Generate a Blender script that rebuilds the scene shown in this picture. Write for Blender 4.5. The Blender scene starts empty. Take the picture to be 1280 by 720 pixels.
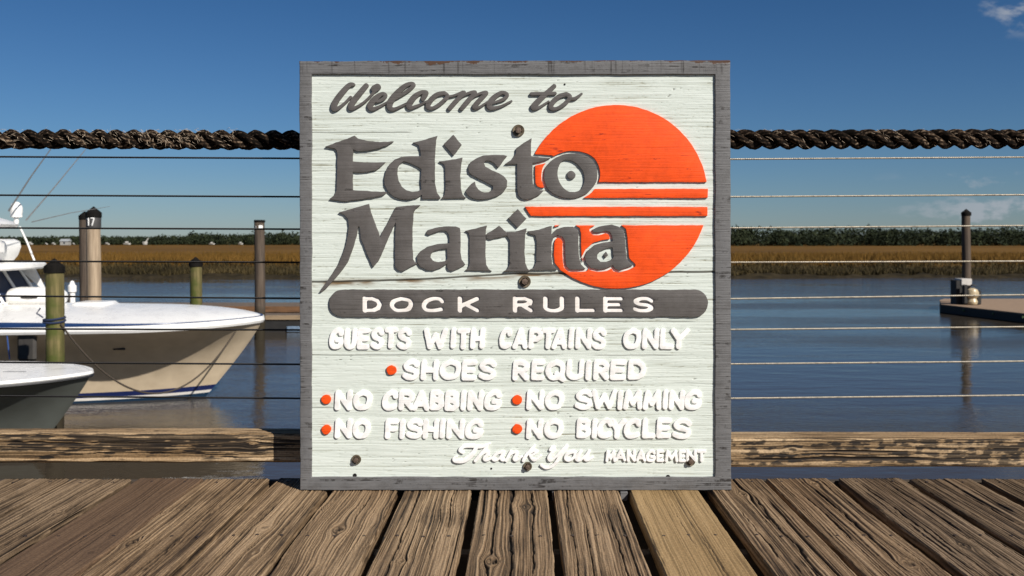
import bpy, math, random
import numpy as np
from mathutils import Vector
from mathutils.geometry import delaunay_2d_cdt

random.seed(7)
RNG = np.random.default_rng(7)
scene = bpy.context.scene
COL = scene.collection
R = math.radians

# ------------------------------------------------------------------ camera
F = 1190.0                      # focal length in pixels of the 1280 wide photo
U0, V0 = 652.0, 300.0           # principal point, horizon row
CAMZ = 0.710                    # eye height above the deck boards
cd = bpy.data.cameras.new('camera')
cam = bpy.data.objects.new('camera', cd)
COL.objects.link(cam)
cam.location = (0, 0, CAMZ)
cam.rotation_euler = (R(90), 0, 0)
cd.sensor_width = 36
cd.lens = 36 * F / 1280
cd.shift_x = -(U0 - 640) / 1280
cd.shift_y = -(360 - V0) / 1280
cd.clip_start = 0.05
cd.clip_end = 8000
cd.dof.use_dof = True
cd.dof.focus_distance = 2.68
cd.dof.aperture_fstop = 8.0
scene.camera = cam

# ------------------------------------------------------------------ light
SUN_T = Vector((-0.886, 1.0, -0.95)).normalized()      # direction the light travels
world = bpy.data.worlds.new('World')
scene.world = world
world.use_nodes = True
sl = bpy.data.lights.new('sun', 'SUN')
sl.energy = 5.0
sl.angle = R(0.5)
sl.color = (1.0, 0.945, 0.87)
sun = bpy.data.objects.new('sun', sl)
COL.objects.link(sun)
sun.rotation_euler = SUN_T.to_track_quat('-Z', 'Y').to_euler()
vs = scene.view_settings
vs.view_transform = 'Standard'
vs.look = 'None'
vs.gamma = 1.0
vs.use_curve_mapping = False
vs.exposure = 0.25
SKY_STRENGTH = 0.049



def ramp(N, stops):
    r = N('ShaderNodeValToRGB')
    e = r.color_ramp.elements
    while len(e) < len(stops):
        e.new(0.5)
    for el, (p, c) in zip(e, stops):
        el.position = p
        el.color = (*c, 1)
    return r


def build_world():
    nt = world.node_tree
    nt.nodes.clear()
    N = nt.nodes.new
    L = nt.links.new
    out = N('ShaderNodeOutputWorld')
    bg = N('ShaderNodeBackground')
    bg.inputs['Strength'].default_value = SKY_STRENGTH
    sky = N('ShaderNodeTexSky')
    sky.sky_type = 'NISHITA'
    sky.sun_disc = False
    sky.sun_elevation = math.asin(-SUN_T.z)
    sky.sun_rotation = math.atan2(-SUN_T.x, -SUN_T.y)
    sky.air_density = 1.0
    sky.dust_density = 0.1
    sky.ozone_density = 2.2
    tc = N('ShaderNodeTexCoord')
    sep = N('ShaderNodeSeparateXYZ')
    L(tc.outputs['Generated'], sep.inputs[0])

    def m(op, a, b=None, clamp=False):
        n = N('ShaderNodeMath')
        n.operation = op
        n.use_clamp = clamp
        for i, v in enumerate((a, b)):
            if v is None:
                continue
            if isinstance(v, (int, float)):
                n.inputs[i].default_value = v
            else:
                L(v, n.inputs[i])
        return n.outputs[0]

    def ss(v, a, b):
        n = N('ShaderNodeMapRange')
        n.interpolation_type = 'SMOOTHSTEP'
        L(v, n.inputs['Value'])
        n.inputs['From Min'].default_value = a
        n.inputs['From Max'].default_value = b
        return n.outputs['Result']
    az = m('DIVIDE', sep.outputs['X'], m('MAXIMUM', sep.outputs['Y'], 0.05))
    el = m('DIVIDE', sep.outputs['Z'], m('MAXIMUM', sep.outputs['Y'], 0.05))
    comb = N('ShaderNodeCombineXYZ')
    L(m('MULTIPLY', az, 22.0), comb.inputs[0])
    L(m('MULTIPLY', el, 48.0), comb.inputs[1])
    no = N('ShaderNodeTexNoise')
    no.inputs['Scale'].default_value = 1.0
    no.inputs['Detail'].default_value = 7.0
    no.inputs['Roughness'].default_value = 0.58
    L(comb.outputs[0], no.inputs['Vector'])
    # bank of small cumulus low on the right
    band = m('MULTIPLY', m('MULTIPLY', ss(az, 0.34, 0.50), ss(el, 0.008, 0.024)),
             m('SUBTRACT', 1.0, ss(el, 0.05, 0.08)))
    c1 = m('MULTIPLY', ss(m('ADD', no.outputs['Fac'], m('MULTIPLY', band, 0.14)), 0.585, 0.74), band)
    # one wisp high on the right
    hi = m('MULTIPLY', m('MULTIPLY', ss(az, 0.46, 0.52), ss(el, 0.205, 0.24)), 1.0)
    c2 = m('MULTIPLY', ss(m('ADD', no.outputs['Fac'], m('MULTIPLY', hi, 0.12)), 0.56, 0.76), hi)
    cl = m('MULTIPLY', m('ADD', c1, c2, True), 0.75, True)
    tint = N('ShaderNodeMixRGB')
    tint.blend_type = 'MULTIPLY'
    tint.inputs['Fac'].default_value = 1.0
    L(sky.outputs[0], tint.inputs['Color1'])
    tr = ramp(N, [(0.0, (0.54, 0.70, 1.0)), (0.10, (0.41, 0.66, 0.98)), (0.30, (0.25, 0.54, 0.86)), (0.8, (0.25, 0.52, 0.80))])
    L(sep.outputs['Z'], tr.inputs[0])
    L(tr.outputs[0], tint.inputs['Color2'])
    mix = N('ShaderNodeMixRGB')
    L(cl, mix.inputs['Fac'])
    L(tint.outputs[0], mix.inputs['Color1'])
    mix.inputs['Color2'].default_value = (6.6, 7.1, 7.9, 1)
    L(mix.outputs[0], bg.inputs['Color'])
    L(bg.outputs[0], out.inputs['Surface'])


build_world()
scene.render.engine = 'CYCLES'
scene.cycles.use_denoising = True
scene.cycles.max_bounces = 6


# ------------------------------------------------------------------ helpers
def P(u, v, Y):
    """world point at depth Y seen at pixel (u, v)"""
    return Vector(((u - U0) / F * Y, Y, CAMZ + (V0 - v) / F * Y))


WATER = CAMZ - 3.45             # water level


def link(name, me, mat=None, parent=None, loc=None):
    o = bpy.data.objects.new(name, me)
    COL.objects.link(o)
    if mat is not None and me is not None and len(me.materials) == 0:
        me.materials.append(mat)
    if parent is not None:
        o.parent = parent
    if loc is not None:
        o.location = loc
    return o


def tag(o, label, cat, group=None):
    o['label'] = label
    o['category'] = cat
    if group:
        o['group'] = group
    return o


def thing(name, label, cat, loc=(0, 0, 0), rz=0.0, group=None):
    o = bpy.data.objects.new(name, None)
    COL.objects.link(o)
    o.location = loc
    o.rotation_euler = (0, 0, rz)
    o.empty_display_size = 0.1
    return tag(o, label, cat, group)


def mesh_np(name, verts, quads=None, tris=None, attrs=None, smooth=True):
    me = bpy.data.meshes.new(name)
    verts = np.asarray(verts, dtype=np.float32).reshape(-1, 3)
    loops, starts, n = [], [], 0
    if quads is not None and len(quads):
        q = np.asarray(quads, dtype=np.int32)
        loops.append(q.ravel())
        starts.append(np.arange(len(q), dtype=np.int32) * 4)
        n = len(q) * 4
    if tris is not None and len(tris):
        t = np.asarray(tris, dtype=np.int32)
        loops.append(t.ravel())
        starts.append(n + np.arange(len(t), dtype=np.int32) * 3)
    loops = np.concatenate(loops)
    starts = np.concatenate(starts)
    me.vertices.add(len(verts))
    me.vertices.foreach_set('co', verts.ravel())
    me.loops.add(len(loops))
    me.loops.foreach_set('vertex_index', loops)
    me.polygons.add(len(starts))
    me.polygons.foreach_set('loop_start', starts)
    me.polygons.foreach_set('use_smooth', np.full(len(starts), smooth))
    me.update(calc_edges=True)
    me.validate()
    for k, v in (attrs or {}).items():
        a = me.attributes.new(k, 'FLOAT', 'POINT')
        a.data.foreach_set('value', np.asarray(v, dtype=np.float32).ravel())
    return me


def grid_quads(n, m, closed_m=False):
    """quads of an n x m vertex grid (row major), optionally closed along m"""
    i = np.arange(n - 1)[:, None]
    j = np.arange(m if closed_m else m - 1)[None, :]
    j2 = (j + 1) % m
    a = i * m + j
    b = i * m + j2
    c = (i + 1) * m + j2
    d = (i + 1) * m + j
    return np.stack([a, b, c, d], -1).reshape(-1, 4)


class MB:
    """collects simple shapes into one mesh"""

    def __init__(self):
        self.v, self.f = [], []

    def add(self, vs, fs):
        b = len(self.v)
        self.v += [tuple(p) for p in vs]
        self.f += [tuple(b + i for i in f) for f in fs]

    def box(self, x0, x1, y0, y1, z0, z1, ch=0.0):
        if ch <= 0:
            vs = [(x, y, z) for z in (z0, z1) for y in (y0, y1) for x in (x0, x1)]
            self.add(vs, [(0, 2, 3, 1), (4, 5, 7, 6), (0, 1, 5, 4), (2, 6, 7, 3), (0, 4, 6, 2), (1, 3, 7, 5)])
        else:
            c = ch
            rings = []
            for z, k in ((z0, c), (z0 + c, 0), (z1 - c, 0), (z1, c)):
                e = c
                rings.append([(x0 + k + e, y0 + k, z), (x1 - k - e, y0 + k, z), (x1 - k, y0 + k + e, z),
                              (x1 - k, y1 - k - e, z), (x1 - k - e, y1 - k, z), (x0 + k + e, y1 - k, z),
                              (x0 + k, y1 - k - e, z), (x0 + k, y0 + k + e, z)])
            self.loft(rings, True, True)
        return self

    def loft(self, rings, cap0=True, cap1=True, closed=True):
        n = len(rings[0])
        b = len(self.v)
        for r in rings:
            self.v += [tuple(p) for p in r]
        for i in range(len(rings) - 1):
            for j in range(n if closed else n - 1):
                k = (j + 1) % n
                self.f.append((b + i * n + j, b + i * n + k, b + (i + 1) * n + k, b + (i + 1) * n + j))
        if cap0:
            self.f.append(tuple(b + j for j in reversed(range(n))))
        if cap1:
            self.f.append(tuple(b + (len(rings) - 1) * n + j for j in range(n)))
        return self

    def tube(self, pts, rad, seg=8):
        pts = [Vector(p) for p in pts]
        rads = rad if isinstance(rad, (list, tuple)) else [rad] * len(pts)
        rings = []
        up = Vector((0, 0, 1))
        for i, p in enumerate(pts):
            d = (pts[min(i + 1, len(pts) - 1)] - pts[max(i - 1, 0)]).normalized()
            s = d.cross(up)
            if s.length < 1e-3:
                s = d.cross(Vector((1, 0, 0)))
            s.normalize()
            t = s.cross(d)
            rings.append([p + (s * math.cos(a) + t * math.sin(a)) * rads[i]
                          for a in [2 * math.pi * k / seg for k in range(seg)]])
        return self.loft(rings)

    def lathe(self, prof, cx=0, cy=0, seg=24, axis='z'):
        rings = []
        for r, h in prof:
            ring = []
            for k in range(seg):
                a = 2 * math.pi * k / seg
                if axis == 'z':
                    ring.append((cx + r * math.cos(a), cy + r * math.sin(a), h))
                else:
                    ring.append((cx + r * math.cos(a), h, cy + r * math.sin(a)))
            rings.append(ring)
        return self.loft(rings)

    def build(self, name, mat, parent=None, smooth=True, loc=None, ang=35):
        me = bpy.data.meshes.new(name)
        me.from_pydata(self.v, [], self.f)
        me.update()
        import bmesh
        bm = bmesh.new()
        bm.from_mesh(me)
        bmesh.ops.recalc_face_normals(bm, faces=bm.faces)
        bm.to_mesh(me)
        bm.free()
        if smooth:
            me.polygons.foreach_set('use_smooth', [True] * len(me.polygons))
            me.set_sharp_from_angle(angle=R(ang))
        return link(name, me, mat, parent, loc)


# ---------- noise
def _h(ix, iy, seed):
    n = (ix.astype(np.int64) * 374761393 + iy.astype(np.int64) * 668265263 + seed * 974634777) & 0xFFFFFFFF
    n = ((n ^ (n >> 13)) * 1274126177) & 0xFFFFFFFF
    n = ((n ^ (n >> 16)) * 2246822519) & 0xFFFFFFFF
    n = n ^ (n >> 15)
    return (n & 0xFFFFFF).astype(np.float64) / 0xFFFFFF


def vn(x, y, seed=0):
    x = np.asarray(x, dtype=np.float64)
    y = np.asarray(y, dtype=np.float64)
    x, y = np.broadcast_arrays(x, y)
    ix = np.floor(x)
    iy = np.floor(y)
    fx = x - ix
    fy = y - iy
    fx = fx * fx * (3 - 2 * fx)
    fy = fy * fy * (3 - 2 * fy)
    ix = ix.astype(np.int64)
    iy = iy.astype(np.int64)
    a = _h(ix, iy, seed)
    b = _h(ix + 1, iy, seed)
    c = _h(ix, iy + 1, seed)
    d = _h(ix + 1, iy + 1, seed)
    return (a * (1 - fx) + b * fx) * (1 - fy) + (c * (1 - fx) + d * fx) * fy


def fbm(x, y, seed=0, oct=4, gain=0.5):
    s, a, t = 0.0, 1.0, 0.0
    for o in range(oct):
        s = s + a * vn(np.asarray(x) * 2 ** o + 17.3 * o, np.asarray(y) * 2 ** o + 5.1 * o, seed + o)
        t += a
        a *= gain
    return s / t


def sstep(a, b, x):
    t = np.clip((x - a) / (b - a), 0, 1)
    return t * t * (3 - 2 * t)


# ------------------------------------------------------------------ materials
def mat_new(name):
    m = bpy.data.materials.new(name)
    m.use_nodes = True
    nt = m.node_tree
    return m, nt, nt.nodes['Principled BSDF'], nt.nodes.new, nt.links.new


def simple(name, col, rough=0.5, metal=0.0, var=0.12, scale=8.0, bump=0.15, stretch=(1, 1, 1), spec=None, bdist=0.004):
    """paint or wood with a noise-broken colour, uneven gloss and a slight bump"""
    m, nt, b, N, L = mat_new(name)
    tc = N('ShaderNodeTexCoord')
    mp = N('ShaderNodeMapping')
    mp.inputs['Scale'].default_value = stretch
    L(tc.outputs['Object'], mp.inputs[0])
    no = N('ShaderNodeTexNoise')
    no.inputs['Scale'].default_value = scale
    no.inputs['Detail'].default_value = 6
    no.inputs['Roughness'].default_value = 0.65
    L(mp.outputs[0], no.inputs['Vector'])
    lo = tuple(c * (1 - var * 2) for c in col)
    hi = tuple(min(1, c * (1 + var)) for c in col)
    r = ramp(N, [(0.3, lo), (0.5, col), (0.72, hi)])
    L(no.outputs['Fac'], r.inputs[0])
    L(r.outputs[0], b.inputs['Base Color'])
    mr = N('ShaderNodeMapRange')
    mr.inputs['To Min'].default_value = max(0, rough - 0.1)
    mr.inputs['To Max'].default_value = min(1, rough + 0.1)
    L(no.outputs['Fac'], mr.inputs['Value'])
    L(mr.outputs[0], b.inputs['Roughness'])
    b.inputs['Metallic'].default_value = metal
    if spec is not None:
        b.inputs['Specular IOR Level'].default_value = spec
    if bump:
        bp = N('ShaderNodeBump')
        bp.inputs['Strength'].default_value = bump
        bp.inputs['Distance'].default_value = bdist
        L(no.outputs['Fac'], bp.inputs['Height'])
        L(bp.outputs[0], b.inputs['Normal'])
    return m


def wood_mat(name, dark, mid, light, tint2, stain=(0.012, 0.009, 0.007), rough=0.75):
    """weathered timber: reads the grain height, tone, crack and stain carried by the mesh"""
    m, nt, b, N, L = mat_new(name)

    def at(k):
        a = N('ShaderNodeAttribute')
        a.attribute_name = k
        return a.outputs['Fac']
    r = ramp(N, [(0.0, dark), (0.26, tuple((d * .4 + q * .6) for d, q in zip(dark, mid))), (0.48, mid), (0.95, light)])
    L(at('grain'), r.inputs[0])
    mx = N('ShaderNodeMixRGB')
    mx.blend_type = 'MULTIPLY'
    L(at('tone'), mx.inputs['Fac'])
    L(r.outputs[0], mx.inputs['Color1'])
    mx.inputs['Color2'].default_value = (*tint2, 1)
    tc = N('ShaderNodeTexCoord')
    no = N('ShaderNodeTexNoise')
    no.inputs['Scale'].default_value = 160
    no.inputs['Detail'].default_value = 4
    L(tc.outputs['Object'], no.inputs['Vector'])
    nr = ramp(N, [(0.3, (.72, .72, .72)), (0.7, (1.18, 1.16, 1.12))])
    L(no.outputs['Fac'], nr.inputs[0])
    m2 = N('ShaderNodeMixRGB')
    m2.blend_type = 'MULTIPLY'
    m2.inputs['Fac'].default_value = 1
    L(mx.outputs[0], m2.inputs['Color1'])
    L(nr.outputs[0], m2.inputs['Color2'])
    m3 = N('ShaderNodeMixRGB')
    L(at('stain'), m3.inputs['Fac'])
    L(m2.outputs[0], m3.inputs['Color1'])
    m3.inputs['Color2'].default_value = (*stain, 1)
    L(m3.outputs[0], b.inputs['Base Color'])
    b.inputs['Roughness'].default_value = rough
    b.inputs['Specular IOR Level'].default_value = 0.25
    bp = N('ShaderNodeBump')
    bp.inputs['Strength'].default_value = 0.35
    bp.inputs['Distance'].default_value = 0.001
    L(no.outputs['Fac'], bp.inputs['Height'])
    L(bp.outputs[0], b.inputs['Normal'])
    return m


# ------------------------------------------------------------------ timber meshes
def grain_field(u, t, seed, knots=(), cracks=(), freq=1.0, wav=1.0):
    """u across the board, t along it (metres). returns height 0..1 and a crack mask"""
    g = u + wav * 0.020 * (fbm(u * 5, t * 1.1, seed, 3) - 0.5) + wav * 0.008 * (fbm(u * 22, t * 5, seed + 9, 3) - 0.5)
    kn = np.zeros_like(g)
    for (ku, kt, kr, kk) in knots:
        dx = u - ku
        dy = (t - kt) / 2.1
        rr = dx * dx + dy * dy
        wob = 1 + 0.25 * (vn(u * 60, t * 40, seed + 31) - .5)
        g = g - dx * (kr * kr * 0.75) / (rr * wob + kr * kr * 0.30)
        rho = np.sqrt(dx * dx + ((t - kt) / 1.4) ** 2) / kr * wob
        kn = np.maximum(kn, (1 - sstep(0.35, 0.62, rho)) * kk)
    f = freq
    p = 0.14 * vn(g * 110 * f, t * 0.4, seed + 1) + 0.40 * vn(g * 340 * f, t * 1.2, seed + 2) + 0.46 * vn(g * 640 * f, t * 4, seed + 3)
    p = np.clip((p - 0.5) * 2.4 + 0.60, 0, 1)
    wth = fbm(u * 16 + 3, t * 4.5, seed + 15, 4)
    p = np.clip(p - 0.45 * sstep(0.52, 0.72, wth) * vn(g * 500 * f, t * 9, seed + 16), 0, 1)
    tear = vn(g * 420 * f, t * 26, seed + 4)
    p = np.clip(p * 0.84 + 0.16 * tear, 0, 1)
    ck = np.zeros_like(g)
    for (cu, t0, t1, w) in cracks:
        cc = cu + 0.006 * (vn(t * 9, t * 0 + 3, seed + 5) - .5) + .003 * (vn(t * 40, t * 0 + 3, seed + 6) - .5)
        win = sstep(t0, t0 + 0.12, t) * (1 - sstep(t1 - 0.12, t1, t))
        wn = w * (0.5 + vn(t * 14, t * 0 + 8, seed + 7))
        ck = np.maximum(ck, np.exp(-((g - cc) / wn) ** 2) * win)
    thin = vn(g * 210 * f, t * 0.9, seed + 12)
    ck = np.maximum(ck, sstep(0.78, 0.91, thin) * sstep(0.42, 0.58, vn(g * 30, t * 2.2, seed + 13)) * 0.8)
    return p, ck, kn, g


def bar_section(W, H, r, dtop, dside, dbot, sides_dense=None):
    """closed cross-section of a squared bar, starting on the left bottom; returns x,z,nx,nz,u"""
    pts = []

    def seg(a, b, n, nrm):
        for k in range(n):
            s = k / n
            pts.append((a[0] + (b[0] - a[0]) * s, a[1] + (b[1] - a[1]) * s, nrm[0], nrm[1]))

    def arc(cx, cz, a0, a1, n=5):
        for k in range(n):
            a = a0 + (a1 - a0) * k / n
            pts.append((cx + r * math.cos(a), cz + r * math.sin(a), math.cos(a), math.sin(a)))
    x, z = W / 2, H
    q = math.pi / 2
    seg((-x, r), (-x, z - r), dside, (-1, 0))
    arc(-x + r, z - r, 2 * q, q)
    seg((-x + r, z), (x - r, z), dtop, (0, 1))
    arc(x - r, z - r, q, 0)
    seg((x, z - r), (x, r), dside, (1, 0))
    arc(x - r, r, 0, -q, 3)
    seg((x - r, 0), (-x + r, 0), dbot, (0, -1))
    arc(-x + r, r, -q, -2 * q, 3)
    a = np.array(pts)
    d = np.hypot(np.diff(a[:, 0], append=a[0, 0]), np.diff(a[:, 1], append=a[0, 1]))
    u = np.concatenate([[0], np.cumsum(d)[:-1]])
    itop = dside + 5 + dtop / 2.0
    u = u - np.interp(itop, np.arange(len(u)), u)
    return a[:, 0], a[:, 1], a[:, 2], a[:, 3], u


def timber(name, W, H, ts, seed, mat, axis='y', r=0.006, dtop=100, dside=8, dbot=4, knots=(), cracks=(), amp=0.0028,
           freq=1.0, wav=1.0, stainfn=None, tonefn=None, grainmix=1.0, endskew=0.0):
    cx, cz, nx, nz, u = bar_section(W, H, r, dtop, dside, dbot)
    T, Uu = np.meshgrid(ts, u, indexing='ij')
    p, ck, kn, g = grain_field(Uu, T, seed, knots, cracks, freq, wav)
    hgt = (p - 1.0) * amp - ck * amp * 2.2 - kn * amp * 1.2
    wear = (fbm(T * 3 + 5, Uu * 0 + np.sign(np.cos(Uu)), seed + 21, 3) - .5) * 0.004
    corner = np.abs(nx * nz)[None, :] * 2
    hgt = hgt + wear * 0.5 - corner * 0.004 * vn(T * 25, Uu * 30, seed + 22)
    X = cx[None, :] + nx[None, :] * hgt + (vn(T * 1.3, T * 0, seed + 23) - .5) * 0.004
    Z = cz[None, :] + nz[None, :] * hgt
    TT = T + endskew * np.clip(cx[None, :] / W, -1, 1) * 0
    if axis == 'y':
        V = np.stack([X, TT, Z], -1)
    else:
        V = np.stack([TT, X, Z], -1)
    n, k = V.shape[:2]
    q = grid_quads(n, k, True)
    if axis == 'y':
        q = q[:, ::-1]
    # end caps as fans
    V = V.reshape(-1, 3)
    c0 = V[:k].mean(0)
    c1 = V[-k:].mean(0)
    V = np.vstack([V, c0, c1])
    j = np.arange(k)
    j2 = (j + 1) % k
    t0 = np.stack([np.full(k, n * k), j, j2], -1)
    t1 = np.stack([np.full(k, n * k + 1), (n - 1) * k + j2, (n - 1) * k + j], -1)
    if axis == 'y':
        t0, t1 = t0, t1
    grain = np.clip(p - ck * 1.1 - kn * 0.5, 0, 1)
    grain = grain * grainmix + (1 - grainmix) * 0.62
    tone = fbm(Uu * 6 + seed, T * 1.5, seed + 41, 3) if tonefn is None else tonefn(Uu, T, g, p)
    stain = (np.clip(ck * 0.85, 0, 1) + kn * 0.55)
    if stainfn is not None:
        stain = np.maximum(stain, stainfn(Uu, T, g, p))
    ex = lambda a, d: np.concatenate([np.asarray(a).ravel(), [d, d]])
    return mesh_np(name, V, q, np.vstack([t0, t1]),
                   dict(grain=ex(grain, .4), tone=ex(np.clip(tone, 0, 1), .5), stain=ex(np.clip(stain, 0, 1), .2)))


# ================================================================== SETTING: water, marsh, trees
def m_water():
    m, nt, b, N, L = mat_new('river water')
    b.inputs['Base Color'].default_value = (0.050, 0.040, 0.028, 1)
    b.inputs['Roughness'].default_value = 0.045
    b.inputs['IOR'].default_value = 1.333
    tc = N('ShaderNodeTexCoord')

    def noise(sx, sy, sc, det):
        mp = N('ShaderNodeMapping')
        mp.inputs['Scale'].default_value = (sx, sy, 1)
        L(tc.outputs['Object'], mp.inputs[0])
        no = N('ShaderNodeTexNoise')
        no.inputs['Scale'].default_value = sc
        no.inputs['Detail'].default_value = det
        no.inputs['Roughness'].default_value = 0.55
        L(mp.outputs[0], no.inputs['Vector'])
        return no.outputs['Fac']
    a = noise(0.55, 1.4, 1.1, 3)
    c = noise(1.0, 2.2, 5.0, 3)
    patch = noise(0.05, 0.18, 1.0, 3)
    pm = N('ShaderNodeMapRange')
    pm.inputs['From Min'].default_value = 0.42
    pm.inputs['From Max'].default_value = 0.62
    pm.inputs['To Min'].default_value = 0.12
    pm.inputs['To Max'].default_value = 1.0
    L(patch, pm.inputs['Value'])
    rm = N('ShaderNodeMapRange')
    rm.inputs['From Min'].default_value = 0.4
    rm.inputs['From Max'].default_value = 0.65
    rm.inputs['To Min'].default_value = 0.03
    rm.inputs['To Max'].default_value = 0.14
    L(patch, rm.inputs['Value'])
    L(rm.outputs[0], b.inputs['Roughness'])
    b1 = N('ShaderNodeBump')
    b1.inputs['Strength'].default_value = 0.35
    b1.inputs['Distance'].default_value = 0.05
    L(a, b1.inputs['Height'])
    b2 = N('ShaderNodeBump')
    b2.inputs['Distance'].default_value = 0.035
    mu = N('ShaderNodeMath')
    mu.operation = 'MULTIPLY'
    mu.inputs[1].default_value = 0.55
    L(pm.outputs[0], mu.inputs[0])
    L(mu.outputs[0], b2.inputs['Strength'])
    L(c, b2.inputs['Height'])
    L(b1.outputs[0], b2.inputs['Normal'])
    L(b2.outputs[0], b.inputs['Normal'])
    return m


wv = np.array([[-900, -120, WATER], [900, -120, WATER], [900, 96, WATER], [-900, 96, WATER]])
water = link('water', mesh_np('water', wv, [[0, 1, 2, 3]], smooth=False), m_water())
water['kind'] = 'structure'

MARSH = CAMZ - 2.4


def axis_samples(fine, step, far, n=18):
    a = np.arange(-fine, fine + 1e-6, step)
    b = np.geomspace(fine, far, n)[1:]
    return np.concatenate([-b[::-1], a, b])


BANK0 = 87.0


def bank_edge(x):
    return BANK0 + 2.2 * (fbm(x / 14.0, x * 0 + 2, 71, 3) - 0.5) * 2


def bank_height(x, y):
    d = y - bank_edge(x)
    prof = np.interp(d, [-6, -0.5, 0.8, 4.0, 7.0, 9.5], [-1.0, -0.25, 0.12, 0.50, 0.80, 1.05])
    lump = (fbm(x * 0.9, y * 0.9, 75, 4) - 0.5) * 0.55 * sstep(-1, 1.5, d) * (1 - sstep(9, 16, d))
    far = (fbm(x / 30, y / 30, 77, 2) - .5) * 0.3 * sstep(8, 30, d)
    return WATER + prof + lump + far


gx = axis_samples(72, 0.45, 3500)
gy = np.concatenate([np.arange(80, 104, 0.4), np.geomspace(104, 5000, 45)])
GX, GY = np.meshgrid(gx, gy)
GZ = bank_height(GX, GY)


def m_marsh():
    m, nt, b, N, L = mat_new('marsh ground')
    tc = N('ShaderNodeTexCoord')
    sep = N('ShaderNodeSeparateXYZ')
    L(tc.outputs['Object'], sep.inputs[0])
    mp = N('ShaderNodeMapping')
    mp.inputs['Scale'].default_value = (0.03, 0.10, 1)
    L(tc.outputs['Object'], mp.inputs[0])
    no = N('ShaderNodeTexNoise')
    no.inputs['Scale'].default_value = 1
    no.inputs['Detail'].default_value = 8
    L(mp.outputs[0], no.inputs['Vector'])
    gr = ramp(N, [(0.32, (0.08, 0.042, 0.009)), (0.5, (0.125, 0.064, 0.012)), (0.66, (0.16, 0.085, 0.017))])
    L(no.outputs['Fac'], gr.inputs[0])
    n2 = N('ShaderNodeTexNoise')
    n2.inputs['Scale'].default_value = 1.3
    n2.inputs['Detail'].default_value = 6
    L(tc.outputs['Object'], n2.inputs['Vector'])
    mud = ramp(N, [(0.3, (0.012, 0.010, 0.006)), (0.7, (0.042, 0.032, 0.017))])
    L(n2.outputs['Fac'], mud.inputs[0])
    mr = N('ShaderNodeMapRange')
    L(sep.outputs['Z'], mr.inputs['Value'])
    mr.inputs['From Min'].default_value = WATER + 0.72
    mr.inputs['From Max'].default_value = WATER + 0.98
    mx = N('ShaderNodeMixRGB')
    L(mr.outputs[0], mx.inputs['Fac'])
    L(mud.outputs[0], mx.inputs['Color1'])
    L(gr.outputs[0], mx.inputs['Color2'])
    L(mx.outputs[0], b.inputs['Base Color'])
    b.inputs['Roughness'].default_value = 0.9
    b.inputs['Specular IOR Level'].default_value = 0.1
    return m


ground = link('marsh_terrain', mesh_np('marsh_terrain', np.stack([GX, GY, GZ], -1), grid_quads(*GX.shape)), m_marsh())
ground['kind'] = 'structure'


def blades(n, xr, yr, hr, wr, seed, lean=0.35):
    rg = np.random.default_rng(seed)
    y = yr[0] + (yr[1] - yr[0]) * rg.random(n) ** 1.6
    x = (rg.random(n) * 2 - 1) * xr * (y / yr[0])
    y = y + (bank_edge(x) - BANK0)
    z = bank_height(x, y) - 0.05
    clump = fbm(x / 2.2, y / 2.2, seed + 5, 3)
    h = (hr[0] + (hr[1] - hr[0]) * rg.random(n)) * (0.55 + 0.9 * clump)
    w = wr[0] + (wr[1] - wr[0]) * rg.random(n)
    a = rg.random(n) * 2 * np.pi
    lx, ly = (rg.random(n) - .5) * lean * 2 * h, (rg.random(n) - .5) * lean * 2 * h
    dx, dy = np.cos(a) * w / 2, np.sin(a) * w / 2
    v = np.empty((n, 3, 3))
    v[:, 0] = np.stack([x - dx, y - dy, z], -1)
    v[:, 1] = np.stack([x + dx, y + dy, z], -1)
    v[:, 2] = np.stack([x + lx, y + ly, z + h], -1)
    tone = np.repeat(np.clip(0.25 + 0.5 * rg.random(n) + 0.7 * (fbm(x / 9, y / 4, seed + 8, 3) - .5), 0, 1), 3)
    return v.reshape(-1, 3), np.arange(n * 3).reshape(-1, 3), tone


def m_blade(name, stops):
    m, nt, b, N, L = mat_new(name)
    a = N('ShaderNodeAttribute')
    a.attribute_name = 'tone'
    r = ramp(N, stops)
    L(a.outputs['Fac'], r.inputs[0])
    L(r.outputs[0], b.inputs['Base Color'])
    b.inputs['Roughness'].default_value = 0.8
    b.inputs['Specular IOR Level'].default_value = 0.15
    return m


v, t, tone = blades(70000, 60, (BANK0 + 8.0, BANK0 + 62), (0.45, 0.9), (0.05, 0.13), 91)
mg = link('marsh_grass', mesh_np('marsh_grass', v, None, t, dict(tone=tone), smooth=False),
          m_blade('marsh grass', [(0.1, (0.07, 0.045, 0.009)), (0.45, (0.125, 0.065, 0.012)), (0.9, (0.17, 0.09, 0.018))]))
mg['kind'] = 'stuff'
tag(mg, 'golden brown marsh grass covering the flat beyond the river', 'grass')
v, t, tone = blades(26000, 58, (BANK0 + 1.6, BANK0 + 9.0), (0.25, 0.6), (0.05, 0.14), 95, 0.5)
mg = link('bank_stubble', mesh_np('bank_stubble', v, None, t, dict(tone=tone), smooth=False),
          m_blade('bank stubble', [(0.1, (0.014, 0.012, 0.006)), (0.5, (0.045, 0.034, 0.013)), (0.95, (0.10, 0.072, 0.03))]))
mg['kind'] = 'stuff'
tag(mg, 'dark olive stubble and mud clumps along the eroded river bank', 'grass')


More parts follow.
